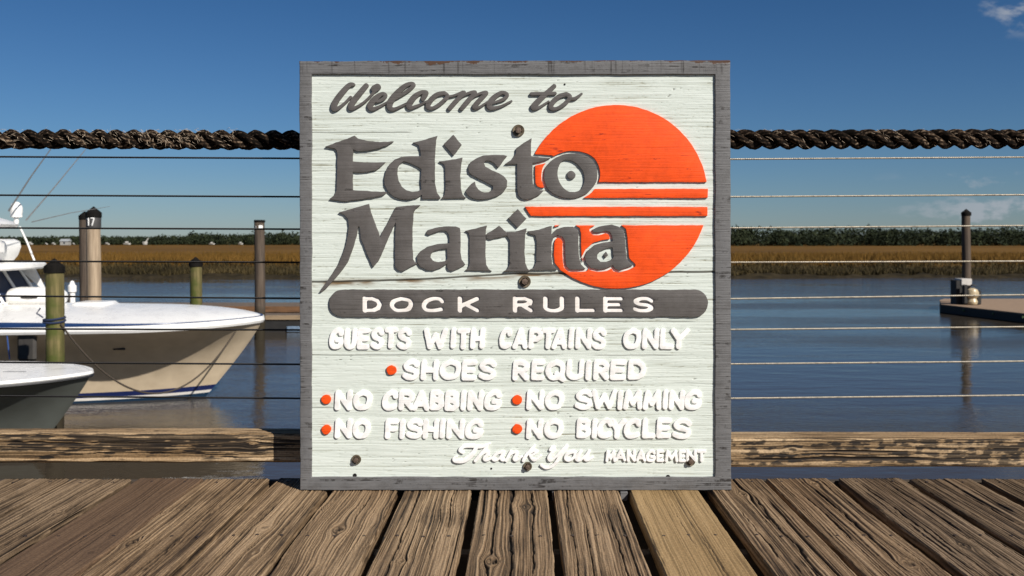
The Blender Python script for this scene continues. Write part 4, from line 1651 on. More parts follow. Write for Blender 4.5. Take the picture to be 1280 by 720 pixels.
def beam(label, x0, x1, zb, seed, stainf, knots, cracks):
    # section: 'top' runs across; the face towards the camera is the left side, so sample it densely
    root = thing('kerb_beam', label, 'beam', (0, BY + BH / 2, zb), group='timber kerb beams on the deck edge')
    ts_ = np.arange(x0, x1, 0.0034)
    me = timber('beam', BH, BH, ts_, seed, M_beam, 'x', 0.007, 34, 44, 3, knots, cracks, 0.0024, 1.0, 1.1, stainfn=stainf)
    link('timber', me, M_beam, root)
    b = MB()
    return root


beam('pale weathered kerb beam with black rot patches left of the sign', -2.4, 0.05, 0.048, 500, beam_stain_left,
     [(-.075, -0.80, .010, .0)], [(-.07, -1.9, -1.0, .0014), (-.10, -1.4, -.7, .001)])
beam('pale weathered kerb beam with black blotches right of the sign', 0.06, 2.4, 0.036, 540, beam_stain_right,
     [(-.08, 0.80, .010, .2)], [(-.05, .6, 1.5, .0014), (-.095, .7, 1.2, .001)])
bm_ = simple('kerb block timber', (0.10, 0.075, 0.05), 0.9, var=0.3, scale=20, bump=0.3)
for k, (x, h, lab) in enumerate(((-2.0, .048, 'block under the left kerb beam beyond the photo'), (-0.25, .048, 'block under the left kerb beam behind the sign'),
                                 (0.3, .036, 'block under the right kerb beam behind the sign'), (2.0, .036, 'block under the right kerb beam beyond the photo'))):
    b = MB().box(x - .06, x + .06, BY + .002, BY + .03, 0.0, h - .001, 0.003)
    tag(b.build('kerb_block', bm_), 'small timber ' + lab, 'block', 'blocks under the kerb beams')
b = MB().box(-0.075, 0.065, 2.915, 3.055, -1.2, 1.05, 0.006)
tag(b.build('rail_post', simple('rail post timber', (0.2, 0.145, 0.09), 0.85, var=0.25, scale=5, bump=0.4, stretch=(9, 9, 0.6))), 'square timber rail post hidden behind the sign', 'post')
# small spacer blocks showing under the sign
for (u, lab) in ((695, 'small grey spacer block in the plank gap below the middle of the sign'), (780, 'small grey spacer block in the plank gap right of the middle of the sign')):
    x = sx(u)
    tag(MB().box(x - .011, x + .011, 2.700, 2.73, -.03, -.004, 0.002).build('spacer_block', M_frame), lab, 'block')


# ================================================================== rope and cables
def rope_strands(x0, x1, y, z, R0, pitch, seg=22, ds=0.0032, amp=0.0016, sag=0.0, seed=3):
    xs = np.arange(x0, x1, ds)
    r = R0 * 0.455
    off = R0 * 0.545
    allv, allq, attr, base = [], [], [], 0
    sagz = -sag * (1 - ((xs - (x0 + x1) / 2) / ((x1 - x0) / 2)) ** 2)
    jit = 0.006 * (fbm(xs * 2.2, xs * 0, seed, 3) - .5)
    for k in range(3):
        ph = 2 * np.pi * (xs / pitch + k / 3.0)
        an = np.linspace(0, 2 * np.pi, seg, endpoint=False)
        PH, A = np.meshgrid(ph, an, indexing='ij')
        S_ = np.broadcast_to(xs[:, None], PH.shape)
        cy = np.cos(PH) * off
        cz = np.sin(PH) * off
        yarn = np.cos(7 * A + 2 * np.pi * S_ / 0.030 * 1.0)
        rad = r * (1 + 0.05 * yarn + 0.26 * (fbm(S_ * 150, A * 4 + k * 9, seed + k, 4) - .5) + .08 * (fbm(S_ * 14, A * 0 + k, seed + 20, 2) - .5))
        V = np.stack([S_, y + cy + rad * np.cos(A), z + cz + rad * np.sin(A) + (sagz + jit)[:, None]], -1)
        n, m_ = PH.shape
        allv.append(V.reshape(-1, 3))
        allq.append(grid_quads(n, m_, True)[:, ::-1] + base)
        attr.append((0.5 + 0.22 * yarn + (fbm(S_ * 170, A * 6 + S_ * 60, seed + 5, 4) - .5) * 1.5 + (fbm(S_ * 9, A * 0 + k, seed + 8, 2) - .5) * .5).ravel())
        base += n * m_
    return np.vstack(allv), np.vstack(allq), np.concatenate(attr)


def m_rope():
    m, nt, b, N, L = mat_new('tarred rope')
    a = N('ShaderNodeAttribute')
    a.attribute_name = 'tone'
    r = ramp(N, [(0.25, (0.005, 0.004, 0.003)), (0.55, (0.015, 0.010, 0.007)), (0.78, (0.055, 0.036, 0.023)), (1.0, (0.19, 0.14, 0.095))])
    L(a.outputs['Fac'], r.inputs[0])
    L(r.outputs[0], b.inputs['Base Color'])
    b.inputs['Roughness'].default_value = 0.95
    b.inputs['Specular IOR Level'].default_value = 0.05
    return m


ROPE_Y = 2.87
rz_ = P(0, 174.5, ROPE_Y).z
v, q, tn = rope_strands(-2.5, 2.5, ROPE_Y, rz_, 0.0300, 0.158)
rope = thing('rail_rope', 'thick dark three strand rope running along the top of the railing behind the sign', 'rope', (0, 0, 0))
link('strands', mesh_np('strands', v, q, None, dict(tone=tn)), m_rope(), rope)


def fibres(n, xa, xb, seed, power):
    rg = np.random.default_rng(seed)
    x = rg.uniform(xa, xb, n)
    keep = fbm(x * 13, x * 0, seed, 2) > rg.uniform(0.25, 0.62, n)
    x = x[keep]
    n = len(x)
    a = rg.uniform(-0.3, np.pi * 1.25, n)
    r = 0.0295
    p0 = np.stack([x, ROPE_Y - r * np.cos(a - np.pi / 2 + .5) * 0.9, rz_ + r * np.sin(a)], -1)
    p0[:, 1] = ROPE_Y - r * np.abs(np.cos(a))
    tw = np.array([1, 0, 0]) * rg.normal(0.7, 0.5, n)[:, None] + np.stack([np.zeros(n), -rg.random(n) * .35, -rg.normal(.55, .4, n)], -1)
    tw /= np.linalg.norm(tw, axis=1)[:, None]
    ln = rg.uniform(.006, .020, n)[:, None]
    p1 = p0 + tw * ln
    nrm = p0 - np.stack([x, np.full(n, ROPE_Y), np.full(n, rz_)], -1)
    nrm /= np.linalg.norm(nrm, axis=1)[:, None]
    pm = (p0 + p1) / 2 + nrm * ln * rg.uniform(.05, .25, n)[:, None]
    sd = np.cross(tw, nrm)
    w = rg.uniform(.0004, .0009, n)[:, None]
    V = np.stack([p0 - sd * w, p0 + sd * w, pm + sd * w, pm - sd * w, p0 + nrm * w, pm + nrm * w, p1], 1).reshape(-1, 3)
    b = np.arange(n)[:, None] * 7
    q = np.vstack([b + np.array([[0, 1, 2, 3]]), b + np.array([[1, 4, 5, 2]]), b + np.array([[4, 0, 3, 5]])])
    t = np.vstack([b + np.array([[3, 2, 6]]), b + np.array([[2, 5, 6]]), b + np.array([[5, 3, 6]])])
    return mesh_np('frayed_fibres', V, q, t, None, False)


M_fib = simple('dry frayed fibre', (0.42, 0.33, 0.235), 0.9, var=0.25, scale=60, bump=0)
fo = link('frayed_fibres', fibres(850, -2.4, -0.86, 61, 1), M_fib, rope)
fo['kind'] = 'stuff'
fo2 = link('frayed_fibres', fibres(260, 0.5, 2.4, 62, 1), M_fib, rope)
fo2['kind'] = 'stuff'

M_cabl = simple('dark stained cable', (0.010, 0.009, 0.009), 0.5, 0.4, var=0.3, scale=90, bump=0.1)  # left cables are coloured much darker than the right ones
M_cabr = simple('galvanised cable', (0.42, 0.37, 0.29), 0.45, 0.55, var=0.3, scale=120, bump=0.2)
ORD = ['topmost', 'second', 'third', 'fourth', 'fifth', 'sixth', 'seventh', 'lowest']


def cable(label, a, b, mat, rad, pitch, group):
    a, b = Vector(a), Vector(b)
    L_ = (b - a).length
    n = int(L_ / (pitch / 7))
    s = np.linspace(0, L_, n)
    d = (b - a).normalized()
    d = np.array(d)
    up = np.array([0, 0, 1.0])
    side = np.cross(d, up)
    V, Q = [], []
    base = 0
    for k in range(3):
        ph = 2 * np.pi * (s / pitch + k / 3)
        c = np.array(a) + s[:, None] * d + (np.cos(ph)[:, None] * side + np.sin(ph)[:, None] * up) * rad * .52
        an = np.linspace(0, 2 * np.pi, 6, endpoint=False)
        ring = c[:, None, :] + (np.cos(an)[None, :, None] * side + np.sin(an)[None, :, None] * up) * rad * .52
        V.append(ring.reshape(-1, 3))
        Q.append(grid_quads(n, 6, True) + base)
        base += n * 6
    o_ = link('rail_cable', mesh_np('rail_cable', np.vstack(V), np.vstack(Q)), mat)
    tag(o_, label, 'cable', group)


LW = [(196, 198), (244, 246), (285, 286.5), (326.5, 328), (370, 373), (411, 412.5), (453, 455.5), (495, 498)]
RW = [(199, 196.5), (246, 243.5), (285, 282), (328, 326.5), (373.5, 368.5), (412, 408.5), (455, 451.5), (498, 494)]
CY = 2.875
for k in range(8):
    y0, y1 = LW[k]
    sl_ = (y1 - y0) / 374
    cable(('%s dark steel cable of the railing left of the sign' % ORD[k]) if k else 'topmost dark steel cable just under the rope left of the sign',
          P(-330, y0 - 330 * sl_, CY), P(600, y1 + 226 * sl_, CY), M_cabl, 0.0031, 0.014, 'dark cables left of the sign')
    y0, y1 = RW[k]
    sl_ = (y1 - y0) / 364
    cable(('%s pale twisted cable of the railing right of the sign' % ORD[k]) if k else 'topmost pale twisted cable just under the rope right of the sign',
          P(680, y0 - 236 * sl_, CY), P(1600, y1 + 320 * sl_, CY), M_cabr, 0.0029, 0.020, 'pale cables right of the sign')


# ================================================================== boats
def hull_grid(L, bd, bw, zs, rake, ent0, ent1, draft, pw, rows=44, stat=60, sheer=0.0):
    """x aft of the bow is negative. returns function giving half breadth, plus the grid"""
    t = np.linspace(0, 1, rows)
    s = np.linspace(0, 1, stat) ** 1.5
    T, S_ = np.meshgrid(t, s, indexing='ij')

    def half(T, d):
        Wt = bw * np.clip(T / 0.16, 0, 1) ** 0.6 + (bd - bw) * T ** pw
        ent = ent0 + (ent1 - ent0) * T
        q_ = np.clip(d / ent, 0, 1)
        return Wt * (1 - (1 - q_) ** 2.1) ** (0.95 - 0.25 * T)
    stem = -rake * (1 - T) ** 1.15
    d = S_ * (L + stem)
    X = stem - d
    Yh = half(T, d)
    Zz = -draft + (zs + draft + sheer * (1 - S_) ** 2) * T
    return X, Yh, Zz


def hull_mesh(name, X, Yh, Zz, rise):
    rows, stat = X.shape
    near = np.stack([X, -Yh, Zz], -1)
    far = np.stack([X, Yh, Zz], -1)
    V = np.vstack([near.reshape(-1, 3), far.reshape(-1, 3)])
    q = grid_quads(rows, stat)
    q2 = q[:, ::-1] + rows * stat
    # transom
    i = np.arange(rows - 1)
    a = i * stat + stat - 1
    b = (i + 1) * stat + stat - 1
    tr = np.stack([a, b, b + rows * stat, a + rows * stat], -1)
    wl = V[:, 2] - rise * np.exp(V[:, 0] / 1.9)
    return mesh_np(name, V, np.vstack([q, q2, tr]), None, dict(wl=wl))


def hull_mat(name, bands, top):
    m, nt, b, N, L = mat_new(name)
    a = N('ShaderNodeAttribute')
    a.attribute_name = 'wl'
    last = None
    for k, (lim, col) in enumerate(bands):
        if last is None:
            rgb = N('ShaderNodeRGB')
            rgb.outputs[0].default_value = (*col, 1)
            last = rgb.outputs[0]
            prev = lim
            continue
        gt = N('ShaderNodeMath')
        gt.operation = 'GREATER_THAN'
        L(a.outputs['Fac'], gt.inputs[0])
        gt.inputs[1].default_value = prev
        mx = N('ShaderNodeMixRGB')
        L(gt.outputs[0], mx.inputs['Fac'])
        L(last, mx.inputs['Color1'])
        mx.inputs['Color2'].default_value = (*col, 1)
        last = mx.outputs[0]
        prev = lim
    tc = N('ShaderNodeTexCoord')
    no = N('ShaderNodeTexNoise')
    no.inputs['Scale'].default_value = 3.5
    no.inputs['Detail'].default_value = 6
    L(tc.outputs['Object'], no.inputs['Vector'])
    r = ramp(N, [(0.3, (.88, .87, .85)), (0.65, (1.03, 1.03, 1.02))])
    L(no.outputs['Fac'], r.inputs[0])
    mu = N('ShaderNodeMixRGB')
    mu.blend_type = 'MULTIPLY'
    mu.inputs['Fac'].default_value = 1
    L(last, mu.inputs['Color1'])
    L(r.outputs[0], mu.inputs['Color2'])
    L(mu.outputs[0], b.inputs['Base Color'])
    b.inputs['Roughness'].default_value = 0.3
    return m


def ribbon(path, h, th, z_off=0.0, hfun=None):
    """closed box section swept along path [(x, y, z)], pushed outward by th"""
    pts = [Vector(p) for p in path]
    rings = []
    for i, p in enumerate(pts):
        d = pts[min(i + 1, len(pts) - 1)] - pts[max(i - 1, 0)]
        d.z = 0
        d.normalize()
        n = Vector((d.y, -d.x, 0))
        hh = h if hfun is None else hfun(p)
        z0 = z_off if not callable(z_off) else z_off(p)
        rings.append([p + n * th * .6 + Vector((0, 0, z0)), p + n * th + Vector((0, 0, z0 + hh * .35)), p + n * th * .75 + Vector((0, 0, z0 + hh)), p - n * 0.03 + Vector((0, 0, z0 + hh)),
                      p - n * 0.03 + Vector((0, 0, z0))])
    return MB().loft(rings)


def sheer_path(X, Yh, Zz):
    xs, ys, zs = X[-1], Yh[-1], Zz[-1]
    near = [(x, -y, z) for x, y, z in zip(xs, ys, zs)]
    far = [(x, y, z) for x, y, z in zip(xs, ys, zs)]
    return near[::-1] + far[1:]


def deck_mesh(name, X, Yh, Zz, zup, crown, inset=0.02):
    xs = X[-1] - 0.03
    ys = np.maximum(Yh[-1] - inset, 0.004)
    k = np.linspace(-1, 1, 17)
    V = np.stack([np.broadcast_to(xs[:, None], (len(xs), 17)), ys[:, None] * k[None, :],
                  Zz[-1][:, None] + zup(xs)[:, None] + crown * (ys / ys.max())[:, None] * (1 - k[None, :] ** 2)], -1)
    return mesh_np(name, V, grid_quads(len(xs), 17)[:, ::-1])


# ---- large cruiser
bowx = (327 - U0) / F * 21.0
cruiser = thing('motor_cruiser', 'large cream hulled motor cruiser with white deck, blue stripe and flybridge', 'boat',
                (bowx, 21.0, WATER), R(1.5))
X, Yh, Zz = hull_grid(11.5, 2.1, 0.98, 1.55, 1.62, 5.2, 2.5, 0.45, 4.0, sheer=0.10)
link('hull', hull_mesh('hull', X, Yh, Zz, 0.13),
     hull_mat('cruiser hull paint', [(0.03, (0.010, 0.035, 0.075)), (0.09, (0.75, 0.72, 0.68)), (0.20, (0.012, 0.022, 0.10)), (9, (0.60, 0.49, 0.35))], 0), cruiser)
sp = sheer_path(X, Yh, Zz)
ribbon(sp, 0.14, 0.06, -0.01).build('rub_rail', M_white, cruiser)
taper = lambda p: 0.012 + 0.10 * float(sstep(0.2, 5.5, np.array(-p.x)))
ribbon(sp, 0.1, 0.028, 0.131, taper).build('stripe', M_blue, cruiser)
link('deck', deck_mesh('deck', X, Yh, Zz, lambda x: 0.14 + 0.10 * sstep(0.2, 5.5, -x), 0.24, 0.0), M_white, cruiser)
MB().box(-2.45, -1.9, -.3, .3, 1.78, 1.96, 0.05).build('hatch', M_white, cruiser)
MB().box(-4.0, -3.25, -.42, .42, 1.9, 2.1, 0.06).build('hatch', M_white, cruiser)
b = MB()
b.tube([(-0.55, -.12, 1.75), (-0.55, -.12, 1.84)], .02).tube([(-0.7, -.12, 1.84), (-0.4, -.12, 1.84)], .018)
b.build('cleat', M_chrome, cruiser)
MB().box(-2.1, -1.62, -1.60, -1.55, 1.12, 1.17, 0.01)
n_before = set(o.name for o in cruiser.children)
# cabin
M_cabin = M_white
b = MB()
rings = []
for (x, y, z) in ((-5.35, 1.25, 1.95), (-5.43, 1.22, 2.10)):
    rings.append([(x, -y, z), (x, y, z), (-9.6, y, z), (-9.6, -y, z)])
b.loft(rings).build('cabin_base', M_white, cruiser)
b = MB()
rings = []
for (x, y, z) in ((-5.42, 1.2, 2.08), (-5.86, 1.08, 2.84)):
    rings.append([(x, -y, z), (x, y, z), (-9.5, y, z), (-9.5, -y, z)])
b.loft(rings).build('windscreen', M_navy, cruiser)
for yy in (-1.22, -.42, .42, 1.22):
    MB().tube([(-5.38, yy, 2.08), (-5.84, yy * .9, 2.84)], .035, 6).build('window_post', M_white, cruiser)
for yy in (-1.22, 1.22):
    for xx in (-6.6, -8.0, -9.5):
        MB().tube([(xx, yy, 2.08), (xx, yy * .9, 2.84)], .045, 6).build('window_post', M_white, cruiser)
for yy in (-1.28, 1.24):
    b = MB()
    b.add([(-5.02, yy, 2.36), (-5.25, yy, 2.82), (-5.65, yy, 2.82), (-5.12, yy, 2.36), (-5.02, yy + .04, 2.36), (-5.25, yy + .04, 2.82), (-5.65, yy + .04, 2.82), (-5.12, yy + .04, 2.36)],
          [(0, 1, 2, 3), (7, 6, 5, 4), (0, 4, 5, 1), (1, 5, 6, 2), (2, 6, 7, 3), (3, 7, 4, 0)])
    b.tube([(-5.1, yy + .02, 2.40), (-4.86, yy + .02, 2.02)], .03, 6)
    b.build('wing_plate', M_white, cruiser)
b = MB()
rings = []
for (k, z) in ((.06, 2.80), (0, 2.84), (0, 2.91), (.05, 2.95)):
    rings.append([(-5.06 - k, -.75, z), (-5.06 - k, .75, z), (-5.25 - k, 1.25 - k, z), (-9.4, 1.3 - k, z), (-9.4, -1.3 + k, z), (-5.25 - k, -1.25 + k, z)])
b.loft(rings).build('flybridge_deck', M_white, cruiser)
b = MB()
rings = []
for (x0, z) in ((-5.75, 2.95), (-5.62, 3.1), (-5.55, 3.3), (-5.58, 3.42), (-5.7, 3.47)):
    rings.append([(x0, -1.05, z), (x0, 1.05, z), (-6.4, 1.1, z), (-6.4, -1.1, z)])
b.loft(rings).build('helm_console', M_white, cruiser)
MB().box(-5.62, -5.28, -.95, -.35, 3.12, 3.45, .07).build('seat_cover', M_white, cruiser)
MB().tube([(-5.15, -1.15, 2.95), (-5.30, -1.1, 3.4), (-5.42, -1.0, 3.76)], .022, 8).build('hardtop_post', M_white, cruiser)
MB().tube([(-5.15, 1.15, 2.95), (-5.30, 1.1, 3.4), (-5.42, 1.0, 3.76)], .022, 8).build('hardtop_post', M_white, cruiser)
MB().tube([(-7.4, -1.1, 2.95), (-7.3, -1.0, 3.76)], .022, 8).build('hardtop_post', M_white, cruiser)
MB().tube([(-7.4, 1.1, 2.95), (-7.3, 1.0, 3.76)], .022, 8).build('hardtop_post', M_white, cruiser)
MB().tube([(-5.75, -1.12, 2.95), (-5.75, -1.08, 3.72)], .03, 8).build('hardtop_post', M_white, cruiser)
MB().tube([(-5.75, -1.12, 3.35), (-7.35, -1.05, 3.35)], .02, 8).build('rail', M_white, cruiser)
MB().tube([(-5.75, -1.12, 3.15), (-7.35, -1.05, 3.15)], .02, 8).build('rail', M_white, cruiser)
MB().tube([(-5.0, -1.2, 3.22), (-5.35, -1.2, 3.22)], .03, 8).build('rail', M_white, cruiser)
b = MB()
rings = []
for (k, z) in ((.0, 3.74), (-.04, 3.80), (.05, 3.86), (.3, 3.95), (.6, 3.98)):
    rings.append([(-5.40 - k, -.8 + k * .5, z), (-5.40 - k, .8 - k * .5, z), (-5.6 - k, 1.1 - k, z), (-8.0 + k, 1.1 - k, z), (-8.0 + k, -1.1 + k, z), (-5.6 - k, -1.1 + k, z)])
b.loft(rings).build('hardtop', M_white, cruiser)
b = MB()
b.lathe([(.05, 3.80), (.05, 3.92), (.12, 3.94), (.115, 4.00), (.125, 4.04), (.125, 4.13), (.1, 4.21), (.05, 4.255), (.005, 4.265)], -5.37, -0.6, 20)
b.build('radar_dome', M_white, cruiser)
MB().tube([(-5.70, -1.0, 3.8), (-5.72, -1.0, 5.25)], [.02, .012], 8).build('antenna', M_white, cruiser)
MB().tube([(-5.72, -1.1, 4.05), (-5.2, -1.2, 4.78), (-4.55, -1.3, 5.62)], [.018, .014, .008], 6).build('outrigger', M_rod, cruiser)
MB().tube([(-5.22, 1.1, 3.9), (-4.6, 1.25, 4.72), (-3.85, 1.4, 5.74)], [.018, .014, .008], 6).build('outrigger', M_rod, cruiser)
MB().tube([(-5.1, .3, 4.02), (-4.2, .2, 4.22), (-3.3, .1, 4.36)], [.012, .009, .005], 6).build('fishing_rod_holder', M_rod, cruiser)
for o_ in cruiser.children:
    if o_.name not in n_before:
        kind_ = o_.name.split('.')[0]
        o_.location.x += {'radar_dome': .33, 'antenna': .33, 'hardtop': -.32, 'hardtop_post': -.34, 'rail': -.3, 'helm_console': -.2, 'seat_cover': -.1, 'wing_plate': -.3}.get(kind_, -.02)
        if kind_ == 'outrigger':
            o_.location.x = .77 if len(o_.name) == 9 else -.45
        if kind_ == 'fishing_rod_holder':
            o_.location = (-.05, 0, -.17)
            o_.name = 'fishing_rod'
near_ = np.argmin((X - (-2.55)) ** 2 + (Zz - 1.22) ** 2)
vy = -float(Yh.ravel()[near_])
MB().box(-2.68, -2.44, vy - .09, vy + .05, 1.195, 1.245, 0.01).build('vent', M_black, cruiser)
# raft canister on the foredeck
can = thing('raft_canister', 'white rounded canister lying on the foredeck of the large boat behind the green pile', 'canister', (0, 0, 0))
cpt = P(46, 372, 20.9)
b = MB()
prof = [(0.01, -.62), (.13, -.60), (.20, -.52), (.225, -.35), (.225, .35), (.20, .52), (.13, .60), (.01, .62)]
rings = [[(h, r_ * math.cos(a) * 1.5, max(r_ * math.sin(a), -.15)) for a in [2 * math.pi * k / 20 for k in range(20)]] for r_, h in prof]
b.loft(rings)
can.location = (cpt.x, cpt.y, cpt.z + 0.01)
b.build('shell', M_white, can)
MB().loft([[(h, .355 * math.cos(a), .02 + .03 * (1 if k_ else -1)) for a in [2 * math.pi * k / 20 for k in range(20)] for h in [.58 * math.cos(a) * 0 + .56 * math.sin(a)]] for k_ in (0, 1)]).build('seam_band', M_fender, can)

# ---- near skiff
SKY_ = 15.0
skx = (112 - U0) / F * SKY_
skiff = thing('small_skiff', 'small grey hulled boat with white foredeck, its bow nearest the left edge of the photo', 'boat', (skx, SKY_, WATER), R(0.0))
X, Yh, Zz = hull_grid(7.5, 1.42, 0.50, 1.25, 1.25, 4.2, 2.4, 0.35, 3.2, sheer=0.06)
link('hull', hull_mesh('hull', X, Yh, Zz, 0.05), hull_mat('skiff hull paint', [(0.05, (0.03, 0.03, 0.03)), (9, (0.085, 0.092, 0.083))], 0), skiff)
sp = sheer_path(X, Yh, Zz)
ribbon(sp, 0.035, 0.05, -0.02).build('rub_rail', M_black, skiff)
ribbon(sp, 0.06, 0.045, 0.016).build('gunwale', M_white, skiff)
link('deck', deck_mesh('deck', X, Yh, Zz, lambda x: 0.065 + 0 * x, 0.05, 0.0), M_white, skiff)
b = MB()
b.box(-1.28, -0.92, -.19, -.13, 1.385, 1.40, 0.005)
b.build('cleat', M_rod, skiff)
b = MB()
for (xx, yy) in ((-2.0, .6), (-1.6, .45), (-2.6, .3), (-2.9, .9)):
    b.box(xx, xx + .12, yy, yy + .03, 1.36, 1.375, .003)
b.build('deck_fitting', M_rod, skiff)


def sag_line(name, label, a, b, sag, rad, mat, n=28, parent=None):
    a, b = Vector(a), Vector(b)
    pts = [a.lerp(b, k / n) + Vector((0, 0, -sag * 4 * (k / n) * (1 - k / n))) for k in range(n + 1)]
    o_ = MB().tube(pts, rad, 8).build(name, mat)
    return tag(o_, label, 'rope')


sag_line('mooring_line', 'dark mooring line drooping from the green pile to the bow of the large boat', P(76, 405, 16.9), P(304, 398, 20.55), 1.42, 0.018, M_lines)
sag_line('mooring_line', 'thin line across the foredeck from the thin green pile to the bow', P(248, 387, 24.8), P(300, 395.5, 20.9), 0.06, 0.014, M_lines)
b = MB()
c = P(68, 400, 17.0)
rr_ = 0.175
for k in range(2):
    b.tube([(c.x + rr_ * math.cos(a), 17.0 + rr_ * math.sin(a), c.z - .02 + .045 * k + .02 * math.sin(a + k)) for a in [2 * math.pi * j / 20 for j in range(21)]], .02, 6)
b.tube([(c.x - .15, 16.9, c.z + .05), (c.x - .24, 16.85, c.z + .13), (c.x - .2, 16.9, c.z + .22)], .014, 6)
tag(b.build('rope_hitch', simple('dark blue hitch', (0.012, 0.022, 0.06), .9)), 'dark blue rope hitch wound round the thick green pile', 'rope')
b = MB()
c = P(244.5, 387, 25.0)
for k in range(3):
    b.tube([(c.x + .185 * math.cos(a), 25.0 + .185 * math.sin(a), c.z - .04 + .06 * k) for a in [2 * math.pi * j / 16 for j in range(17)]], .032, 6)
tag(b.build('rope_hitch', M_black), 'black rope hitch wound round the thin green pile', 'rope')
# fender hanging on the cruiser's side
f0 = P(35, 430, 18.95)
fen = thing('boat_fender', 'broad charcoal fender hanging on the side of the large boat left of the green pile', 'fender', (f0.x, f0.y, f0.z))
MB().box(-.19, .19, -.09, .03, -.34, .30, .05).build('cushion', M_fender, fen)
b = MB()
b.tube([(.17, -.02, .28), (.2, -.02, .42)], .012, 6).tube([(-.17, -.02, .28), (-.2, -.02, .42)], .012, 6)
b.build('lanyard', M_blueline, fen)
sag_line('hanging_line', 'blue line hanging down the side of the large boat at the left edge', P(8, 411, 18.8), P(12, 449, 18.7), 0.0, 0.014, M_blueline)

# ================================================================== floating docks
M_dplank = simple('grey dock boards', (0.13, 0.095, 0.065), 0.85, var=0.25, scale=4, bump=0.3, stretch=(6, .5, 1))
M_dedge = simple('brown dock fascia', (0.14, 0.068, 0.028), 0.8, var=0.3, scale=3, bump=0.3, stretch=(.6, 4, 4))
M_ddark = simple('black dock float', (0.014, 0.013, 0.012), 0.7, var=0.3, scale=6, bump=0.2)
M_tan = simple('tan dock boards', (0.28, 0.19, 0.12), 0.85, var=0.2, scale=4, bump=0.3, stretch=(8, .5, 1))
dl = thing('floating_dock', 'brown floating dock behind the bow of the large boat left of the sign', 'dock', (-15, 36, WATER))
MB().box(-9, 9.5, -.3, .9, .52, .62, .01).build('walkway', M_dplank, dl)
MB().box(-9, 9.5, -.36, -.31, .46, .625, .008).build('fascia', simple('pale dock fascia', (0.25, 0.18, 0.11), 0.8, var=.3, scale=3, stretch=(.5, 4, 4)), dl)
MB().box(-9, 9.5, -.30, .9, -.05, .45, .01).build('float_hull', M_ddark, dl)
for xx in (4.85, 6.2):
    MB().box(xx, xx + .5, -.40, -.31, .0, .22, .03).build('float_block', simple('blue float block', (0.14, 0.20, 0.28), .5), dl)
MB().box(-9, 9.5, 5.4, 5.5, .30, .56, .01).build('rear_fascia', M_dedge, dl)
MB().box(-9, 9.5, 5.52, 8.2, .48, .55, .01).build('rear_walkway', M_dplank, dl)
MB().box(-9, 9.5, 5.53, 8.1, -.05, .47, .01).build('rear_float', M_ddark, dl)
pd = P(97, 350, 37.0)
ped = thing('power_pedestal', 'white power pedestal on the floating dock beside the pale numbered pile', 'pedestal', (pd.x, 36.55, WATER + .62))
hh = pd.z - (WATER + .62)
MB().lathe([(.14, 0), (.12, .05), (.11, hh * .62), (.16, hh * .66), (.16, hh * .84), (.10, hh * .88), (.07, hh * .97), (.005, hh)], seg=18).build('post', M_white, ped)
MB().box(-.13, -.02, -.19, -.1, hh * .35, hh * .6, .01).build('hose_hook', M_fender, ped)

# right dock
c0 = (P(1174, 381, 44.5)).x
dr = thing('floating_dock', 'tan topped black floating dock at the right edge of the photo', 'dock', (0, 0, WATER))
b = MB()
nl, nr = (22.0, 45.6), (25.6, 39.8)
fl_, fr_ = (20.9, 49.5), (34, 49.5)
near = [(20.0, 45.4), (25.0, 39.6), (40, 22.5)]


def slab(poly, z0, z1, name, mat, parent):
    MB().loft([[(x, y, z0) for x, y in poly], [(x, y, z1) for x, y in poly]]).build(name, mat, parent, smooth=False)


xa = (1176 - U0) / F * 45.0
xb = (1290 - U0) / F * 39.0
ex_ = (xb - xa) / (39.0 - 45.0)
poly = [(xa, 45.0), (xa + ex_ * -6, 39.0), (xa + ex_ * -6 + 8, 39.0), (xa + 18, 49.3), (xa + 2.05, 49.3), (xa + 1.35, 48.2)]
slab(poly, .02, .36, 'float_hull', M_ddark, dr)
slab([(x + (0.03 if i < 3 else 0), y) for i, (x, y) in enumerate(poly)], .362, .41, 'walkway', M_tan, dr)
for uu in (1208, 1245, 1282):
    t_ = (uu - 1176) / 114
    yy = 45.0 - 6 * t_
    xx = (uu - U0) / F * yy
    MB().box(xx - .17, xx + .17, yy - .06, yy + .02, .20, .30, .01).build('bumper', simple('green bumper', (0.05, 0.085, 0.03), .6), dr)
px_ = pR.location.x - 0.54
b = MB().box(px_ - .45, px_ - .02, 44.9, 45.5, .40, 1.55, .02)
b.build('pile_guide', M_ddark, dr)
MB().box(px_ - .22, px_ + .28, 44.85, 45.62, 1.30, 1.62, .02).build('guide_cap', simple('dull white cap', (0.5, 0.47, 0.43), .6), dr)
MB().box(px_ - .0, px_ + .22, 44.95, 45.3, .41, 1.28, .02).build('guide_bracket', M_ddark, dr)
pz = P(1220, 381, 44.2)
pump = thing('dock_pump', 'round cream pump housing with black sides on the end of the right hand dock', 'pump', (pz.x, 44.6, WATER + .41))
M_pump = simple('cream pump shell', (0.45, 0.36, 0.22), 0.35, var=0.2, scale=9, bump=0.1)
b = MB()
b.lathe([(.12, 0), (.23, .04), (.26, .15), (.2, .30), (.22, .33), (.30, .42), (.30, .58), (.24, .72), (.10, .79), (.01, .8)], seg=24)
b.build('shell', M_pump, pump)
MB().box(.17, .38, -.15, .15, .02, .70, .03).build('motor_box', M_ddark, pump)
MB().box(-.42, -.24, -.12, .12, .05, .95, .03).build('control_box', M_ddark, pump)
MB().tube([(-.25, -.1, .75), (-.1, -.2, .95), (.1, -.15, .9)], .035, 8).build('hose', M_black, pump)


